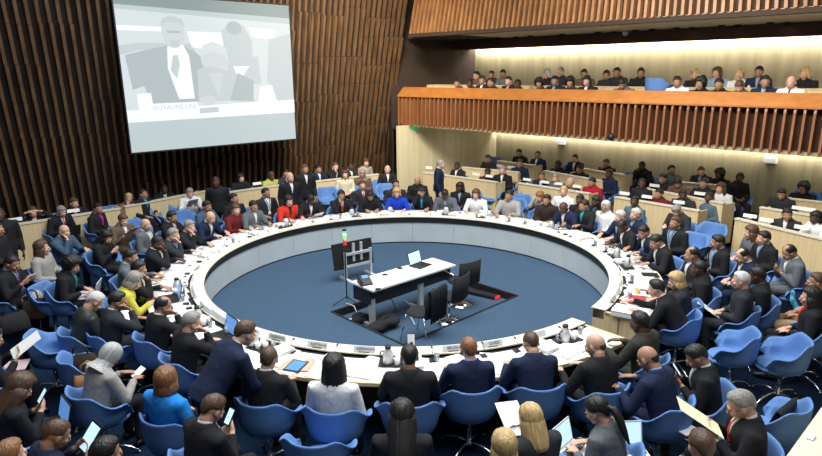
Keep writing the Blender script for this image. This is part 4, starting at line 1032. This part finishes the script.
for x, y, lb in ((49, 219, 'between two people behind leftmost desk'), (18, 222, 'at left end behind leftmost desk'), (150, 203, 'behind the desk under the screen'), (253, 187, 'behind wall desk beside the dark-haired woman')):
    echair(x, y, 'empty blue armchair '+lb, zf=0, face=-M, group='empty blue armchairs on the tiers')
p = onplane(658, 86, N, 15.0); chair((p.x, p.y, p.z-.66), rotz_of(-N)+R(160), 'empty blue armchair on the balcony between spectators', 'blue armchairs on the balcony', False)

# ------------------------------------------------------------------ coats and bags
def drape(p, rz, m, label, w_=.46, name='coat', h1=.42, h2=.30):
    rings = []; n = 18
    for i in range(n+1):
        x = -w_/2+w_*i/n; wv = .016*math.sin(i*1.9)+.01*math.sin(i*4.1)
        prof = [(-.30-wv, .80-h1), (-.315-wv, .62), (-.31, .74), (-.27, .765), (-.235, .74), (-.20+wv, .62), (-.17+wv, .80-h2)]
        o = [Vector((x*(1+.08*math.sin(k)), a, b)) for k, (a, b) in enumerate(prof)]
        inn = [Vector((x*(1+.08*math.sin(k)), a+.012*(1 if k > 3 else -1)*-1, b-(.014 if 1 < k < 5 else 0))) for k, (a, b) in reversed(list(enumerate(prof)))]
        rings.append(o+inn)
    mb = MB(); mb.loft(rings); o = mb.build(name, m, None, True, loc=p); o.rotation_euler[2] = rz; return tag(o, label, 'coat')
def at_floor_chair(x, y): 
    p = at(x, y, .60); p.z = 0; return p, rotz_of(Vector((CX-p.x, CY-p.y, 0)))
p, rz = at_floor_chair(52, 300); drape(p+Vector((0, 0, .005)), rz-R(10), MT['greycoat'], 'grey wool coat draped in the empty blue chair at left')
p, rz = at_floor_chair(52, 350); drape(p, rz-R(5), CL['black'], 'black jacket draped over a blue chair, left foreground', .40, 'jacket')
p = at(768, 404, .72); drape(Vector((p.x, p.y, -.02))+Vector((.0, .16, 0)), rotz_of(Vector((CX-p.x, CY-p.y, 0))), CL['black'], 'black coat over the chair behind the glasses wearer', .44)
echair(775, 420, 'blue armchair carrying the black coat, bottom right')
def bag(p, rz, m, label, w_=.34, h_=.26, d_=.16):
    t = empty('handbag', tuple(p), rz, label, 'bag'); b = MB()
    b.loft([[Vector((x*w_/2*k, y*d_/2*q, zz)) for x, y in ((-1, -.7), (-.8, -1), (.8, -1), (1, -.7), (1, .7), (.8, 1), (-.8, 1), (-1, .7))] for zz, k, q in ((0, .92, .9), (.03, 1, 1), (h_*.6, .98, .8), (h_, .86, .35))])
    b.build('body', m, t, True); MB().tube([(-w_*.25, 0, h_*.95), (-w_*.2, 0, h_*1.4), (0, 0, h_*1.55), (w_*.2, 0, h_*1.4), (w_*.25, 0, h_*.95)], .011, 8).build('handle', m, t, True)
p = at(92, 393, .47); bag(p, .6, MT['brownleather'], 'tan leather bag beside the grey patterned headscarf')
p = at(83, 371, .50); bag(p, .2, CL['dbrown'], 'dark brown leather bag on a blue chair, left foreground', .36, .22, .2)
p = at(14, 330, .35); bag(p, .9, MT['blackcloth'], 'messy dark coat pile in bag form at the left edge', .40, .26, .3)  # pile of dark coats, built with the bag shape
p = at(36, 318, .40); bag(p, .4, CL['dbrown'], 'brown bag below the grey wool coat', .3, .3, .2)
p = at(12, 366, .62); o = MB().box((0, 0, 0), (.34, .24, .006)).build('pink_paper', MT['mauve'], None, loc=p); o.rotation_euler = (.1, 0, .3); tag(o, 'mauve sheet on a lap at the left edge', 'paper')
p = at(337, 452, .03); 
p = at(801, 300, .78); mb = MB(); mb.tube([p+Vector(q) for q in ((-.10, .05, .1), (-.12, .0, 0), (-.06, -.04, -.12), (-.10, -.06, -.22))], [.03, .04, .045, .03], 8, rnd=True, flat=.5); tag(mb.build('scarf', mat('patterned_scarf', (.05, .30, .45), .8, noise=.9, scale=14), None, True), 'teal patterned scarf on woman at right edge', 'scarf')

# ------------------------------------------------------------------ centre of the ring
z = Vector((0, 0, 1))
TZ = .70
A_, B_, C_, D_ = at(353, 281, TZ), at(373, 291, TZ), at(456, 265, TZ), at(431, 257.5, TZ)
u = (C_-B_).normalized(); L = (C_-B_).length; n = Vector((-u.y, u.x, 0)); wd = max(.5, (A_-B_).dot(n))
ctb = empty('secretariat_table', (B_.x, B_.y, PZ+.006), math.atan2(u.y, u.x), 'white-topped table with black modesty panel inside the ring', 'table')
h = TZ-PZ
MB().box((L/2, wd/2, h-.018), (L, wd, .03)).build('table_top', MT['white'], ctb); MB().box((L/2, .10, h-.11), (L-.1, .02, .15)).build('modesty_panel', MT['black'], ctb); MB().box((L/2, wd-.05, h-.16), (L-.06, .02, .26)).build('back_panel', MT['black'], ctb)
MB().box((.05, wd/2+.05, h-.16), (.03, wd-.16, .26)).build('side_panel', MT['black'], ctb)
for x in (.10, L*.62):
    MB().box((x, .16, h/2), (.09, .06, h-.04)).build('leg', MT['alu'], ctb); MB().box((x, .22, .02), (.07, .45, .03)).build('foot', MT['alu'], ctb)
ca, sa = u.x, u.y
def ctp(x, y, zz): return B_*1+Vector((ca*x-sa*y, sa*x+ca*y, zz))
lp = at(421, 266, TZ); laptop(Vector((lp.x, lp.y, TZ+.002)), math.atan2(u.y, u.x)+.15, 'black laptop with pale display on the white table', 'black', 'screen')
pp = at(365, 284, TZ); t = empty('desk_phone', (pp.x, pp.y, TZ+.002), math.atan2(u.y, u.x)-.3, 'desk phone with blue display on the white table', 'phone')
mb = MB(); mb.loft([[(-.10, -.10, 0), (-.10, .10, 0), (-.10, .10, .12), (-.10, -.10, .03)], [(.10, -.10, 0), (.10, .10, 0), (.10, .10, .12), (.10, -.10, .03)]]); mb.build('body', MT['black'], t)
o = MB().box((0, 0, 0), (.10, .07, .004)).build('display', MT['bscreen'], t); o.location = (.02, .05, .105); o.rotation_euler[0] = R(24)
MB().tube([(-.075, -.08, .06), (-.075, 0, .09), (-.075, .09, .13)], .017, 8, rnd=True).build('handset', MT['black'], t, True)
for x, y, rr, lb in ((393, 277, .1, 'white sheet in the middle of the white table'), (403, 273, .5, 'white sheet left of the black laptop'), (384, 281, -.2, 'white sheet right of the desk phone')):
    q = at(x, y, TZ); lay('paper_sheet', SHEET, 'paper', Vector((q.x, q.y, TZ+.0075)), math.atan2(u.y, u.x)+rr, lb, 'papers on the white table', 'paper')
for x, y, lb in ((400, 269, 'small black microphone on the white table'), (385, 275.5, 'black mouse on the white table'), (378, 290, 'black puck at near edge of white table')):
    q = at(x, y, TZ); o = MB().ell((0, 0, .012), (.05, .032, .016)).build('small_device', MT['black'], None, True, loc=Vector((q.x, q.y, TZ+.006))); tag(o, lb, 'device')
# television on a trolley, seen from behind
f1, f2 = at(346, 281, FZ), at(371, 275, FZ); u = (f2-f1).normalized(); mid = (f1+f2)/2
tv = empty('television_trolley', (f1.x, f1.y, FZ), math.atan2(u.y, u.x), 'silver trolley with flat television seen from behind', 'television')
Ls = (f2-f1).length
for x in (0, Ls):
    MB().box((x, 0, .29), (.045, .04, .56)).build('upright', MT['alu'], tv); MB().box((x, 0, .025), (.06, .42, .045)).build('foot', MT['alu'], tv)
MB().box((Ls/2, 0, .28), (Ls, .03, .05)).build('crossbar', MT['alu'], tv); MB().box((Ls/2, .0, .52), (Ls, .03, .05)).build('crossbar', MT['alu'], tv)
for x in (Ls*.35, Ls*.65): MB().box((x, .02, .54), (.05, .03, .36)).build('bracket', MT['alu'], tv)
pan = MB().box((0, 0, 0), (.86, .07, .50)).build('display_panel', MT['black'], tv); pan.location = (Ls/2-.06, .09, .48); pan.rotation_euler = (R(-10), 0, 0)
MB().box((0, -.045, -.02), (.50, .03, .30)).build('rear_cover', MT['blackcloth'], pan)
MB().box((0, .037, 0), (.82, .004, .46)).build('glass_front', MT['black'], pan)
# signal light
pb = at(347, 303, FZ); sl = empty('signal_light', tuple(pb), 0, 'slim pole with green, white and red signal lamps', 'light')
MB().tube([(0, 0, .08), (0, 0, 1.05)], .012, 8).build('pole', MT['black'], sl)
for k in range(3):
    a = R(90+120*k); MB().tube([(0, 0, .12), (.26*math.cos(a), .26*math.sin(a), .01)], .009, 6).build('leg', MT['black'], sl)
for k, m in enumerate(('rlamp', 'rlamp', 'ylamp', 'lime', 'wlamp', 'lime')): MB().lathe([(.0, 0), (.032, 0), (.032, .040), (0, .040)], (0, 0, 1.05+.042*k), 14).build('lamp', MT[m], sl, True)
MB().lathe([(.034, 0), (.034, .03), (0, .04)], (0, 0, 1.30), 14).build('cap', MT['black'], sl, True)
# black visitor chairs in the well
def office(x, y, rz, label, jacket=False, sled=False):
    p = at(x, y, PZ+.35); t = empty('black_chair', (p.x, p.y, PZ+.004), rz, label, 'chair', 'black chairs at the white table')
    rings = []
    for i in range(9):
        xx = -.24+.48*i/8; bw = .05*(1-(2*i/8-1)**2); rings.append([Vector((xx, -.22-bw, .44)), Vector((xx, -.25-bw, .86)), Vector((xx, -.22-bw, .86)), Vector((xx, -.19-bw, .44))])
    mb = MB(); mb.loft(rings); mb.build('backrest', MT['blackcloth'], t, True)
    MB().ell((0, 0, .45), (.25, .24, .04)).build('seat', MT['blackcloth'], t, True)
    if sled:
        for sx in (-1, 1):
            for sy in (-1, 1): MB().tube([(sx*.2, sy*.16, .44), (sx*.24, sy*.24, 0.01)], .011, 8).build('leg', MT['chrome'], t, True)
    else:
        MB().tube([(0, 0, .05), (0, 0, .42)], .025, 10).build('pedestal', MT['chrome'], t, True)
        MB().lathe([(.22, 0), (.22, .012), (.05, .045), (0, .05)], n=24).build('base', MT['chrome'], t, True)
        for sx in (-1, 1): MB().tube([(sx*.25, -.12, .46), (sx*.27, -.1, .64), (sx*.27, .14, .64)], .012, 8).build('armrest', MT['chrome'], t, True)
    return p, t
r0 = math.atan2(C_.y-B_.y, C_.x-B_.x)
p, t = office(422, 318, r0+.25, 'black chair with a black jacket over its back, by the table', sled=True)
dj = drape(Vector((p.x, p.y, PZ+.14)), r0+.25, CL['black'], 'black jacket hanging on the chair inside the ring', .44, 'jacket', .55, .3)
office(449, 302, r0+.2, 'black chair on a chrome disc base, inside the ring'); office(461, 286, r0-.1, 'black chair tucked under right end of white table')
def heap(x, y, label, sx, sy, sz, seed):
    p = at(x, y, PZ+.06); r_ = random.Random(seed); t = empty('rucksack', (p.x, p.y, PZ+.006), .7, label, 'bag'); b = MB()
    for k in range(7): b.ell((r_.uniform(-.5, .5)*sx, r_.uniform(-.5, .5)*sy, sz*r_.uniform(.35, .6)), (sx*r_.uniform(.3, .5), sy*r_.uniform(.35, .55), sz*r_.uniform(.3, .4)))
    me = applied(b, [('REMESH', dict(mode='VOXEL', voxel_size=.018)), ('SMOOTH', dict(iterations=3, factor=.5))], 'fabric_body'); inst('fabric_body', me, MT['blackcloth'], t)
    MB().tube([(-.2*sx, -.3*sy, sz*.8), (0, -.45*sy, sz*1.05), (.3*sx, -.3*sy, sz*.8)], .014, 8, flat=.5).build('strap', MT['black'], t, True)
heap(380, 325, 'black rucksack on the floor under the white table', .40, .26, .22, 4); heap(361, 318, 'black soft case left of the rucksack', .26, .2, .14, 9)
p = at(352, 320, .03); o = MB().box((0, 0, .01), (.16, .10, .02)).build('white_adapter', MT['white'], None, loc=Vector((p.x, p.y, PZ+.006))); tag(o, 'small white box at left corner of the floor well', 'adapter')
p = at(478, 294, .03); t = empty('cable_tray_box', (p.x, p.y, PZ+.006), math.atan2(-.72, .69)+.2, 'black cable box with red end on the well floor', 'box'); MB().box((0, 0, .03), (.75, .16, .06)).build('body', MT['black'], t); MB().box((.40, 0, .03), (.06, .12, .05)).build('red_end', MT['rlamp'], t)
def cable(pts, lb, m='black'):
    mb = MB(); mb.tube([at(x, y, zz) for x, y, zz in pts], .008, 6); tag(mb.build('cable', MT[m], None, True), lb, 'cable')
cable([(374, 304, .3), (381, 297, .33), (392, 300, .2), (396, 309, .05), (388, 316, .03)], 'looped black cable under the middle of the white table')
cable([(346, 303, .15), (354, 306, .15), (357, 313, .03), (352, 320, .03)], 'thin pale cable between signal pole and white box', 'plate')
cable([(404, 300, .25), (412, 305, .1), (408, 312, .03), (415, 325, .03)], 'thin cable left of the jacket chair', 'plate')

# ------------------------------------------------------------------ name cards on the tier desks, exit sign, lamps, boxes
for x, y, zz, lb in ((428, 171.5, 1.0, 'leftmost on left front desk'), (454, 175, 1.0, 'second from left on left front desk'), (475, 178, 1.0, 'third from left on left front desk'), (488, 180, 1.0, 'rightmost on left front desk'), (498, 169.5, 1.13, 'left one on second tier, left block'), (510, 171, 1.13, 'right one on second tier, left block'),
    (526, 183.5, 1.0, 'leftmost on second front desk'), (544, 186, 1.0, 'second from left on second front desk'), (557, 187.6, 1.0, 'third from left on second front desk'), (576, 190.5, 1.0, 'rightmost on second front desk'), (623.5, 197.5, 1.0, 'left end of third front desk'), (646, 201, 1.0, 'before the maroon top'), (678, 206.5, 1.0, 'before charcoal jacket on third front desk'), (653.5, 189.6, 1.13, 'second tier, left of brown jacket'), (699, 197.8, 1.13, 'second tier, right of brown jacket'),
    (749, 220.5, 1.0, 'leftmost on far right front desk'), (765.5, 224.5, 1.0, 'second on far right front desk'), (801, 232, 1.0, 'third on far right front desk'), (798, 212.5, 1.13, 'left one on far right second tier'), (808, 214, 1.13, 'right one on far right second tier'), (16, 224, 1.0, 'left end of leftmost wall desk'), (74, 215, 1.0, 'before the white collar on wall desk'), (258, 187.5, 1.0, 'before yellow-green top'), (343, 177.5, 1.0, 'right end of wall desk by dark corner')):
    p = at(x, y-2.5, zz); f = -N if x > 400 else -M; p = p-f*.06; name_card(Vector((p.x, p.y, zz+.001)), rotz_of(f)+PI, 'white name card '+lb, 'white name cards on the desks', .95)
def wallbox(name, x, y, nrm, k, w_, h_, m, label, cat, dp=.06):
    p = onplane(x, y, nrm, k); t = empty(name, tuple(p), rotz_of(nrm), label, cat); MB().box((0, -dp/2, 0), (w_, dp, h_)).build('body', MT[m], t); return t
t = wallbox('wall_lamp_box', 562, 142, N, 17.99, .32, .17, 'white', 'white box high on the back wall, left one', 'box', .12); MB().box((0, -.122, -.06), (.28, .004, .03)).build('grille', MT['plate'], t)
t = wallbox('wall_lamp_box', 771.5, 160, N, 17.99, .30, .17, 'white', 'white box high on the back wall, right one', 'box', .12); MB().box((0, -.122, -.06), (.26, .004, .03)).build('grille', MT['plate'], t)
t = wallbox('exit_sign', 415, 127, M, B0.dot(M), .26, .12, 'exitg', 'green exit sign at top of the cream side panel', 'sign', .03); MB().tube([(-.05, -.033, -.02), (-.02, -.033, .02), (.02, -.033, -.01), (.05, -.033, .02)], .008, 6).build('pictogram', MT['white'], t)
t = wallbox('wall_device', 433, 126, M, B0.dot(M), .30, .08, 'plate', 'grey device beside the green exit sign', 'device', .05); MB().box((0, -.053, 0), (.2, .004, .04)).build('grille', MT['black'], t)
for x, y, zz, lb in ((611, 137, 2.2, 'dark dome camera hanging under the balcony fins'), (625.5, 33, FZ0, 'dark dome camera under the upper soffit')):
    if zz < 3: p = onplane(x, y, N, 13.66); t = empty('dome_camera', tuple(p), 0, lb, 'camera'); MB().tube([(0, 0, .05), N*.1+z*.14], .012, 8).build('bracket', MT['black'], t)
    else: p = at(x, y, zz-.06); t = empty('dome_camera', tuple(p), 0, lb, 'camera'); MB().tube([(0, 0, .0), (0, 0, .06)], .03, 8).build('bracket', MT['plate'], t)
    MB().ell((0, 0, 0), (.085, .085, .08)).build('dome', MT['black'] if zz < 3 else MT['alu'], t, True)
names = ['first', 'second', 'third', 'fourth', 'fifth', 'sixth', 'seventh', 'eighth', 'ninth', 'tenth', 'eleventh', 'twelfth', 'thirteenth', 'fourteenth', 'fifteenth', 'sixteenth', 'seventeenth', 'eighteenth', 'nineteenth', 'twentieth', 'twenty-first', 'twenty-second', 'twenty-third']
for i, (x, y) in enumerate(((437, 43), (460, 41.8), (468, 43.8), (487, 39), (498, 42), (516, 36.8), (530, 39.3), (547, 35.8), (562, 37.9), (579.5, 34.4), (598, 36.5), (614, 31.5), (635, 34), (652, 29), (676, 32.6), (692.5, 27.4), (721, 30.2), (737.5, 24.7), (769.7, 27.4), (787, 22.3))):
    p = at(x, y, FZ0)
    if p.dot(N) > 17.2: p = onplane(x, y, N, 16.4)
    t = empty('downlight', (p.x, p.y, FZ0-.001), 0, names[i]+' small downlight from the left under the upper soffit', 'light', 'downlights in the soffit')
    MB().lathe([(.085, 0), (.085, -.07), (.072, -.07), (.072, 0)], n=16).build('rim', MT['black'], t, True); MB().lathe([(0, -.050), (.068, -.050), (.068, -.06), (0, -.06)], n=14).build('bulb', MT['bulb'], t, True)
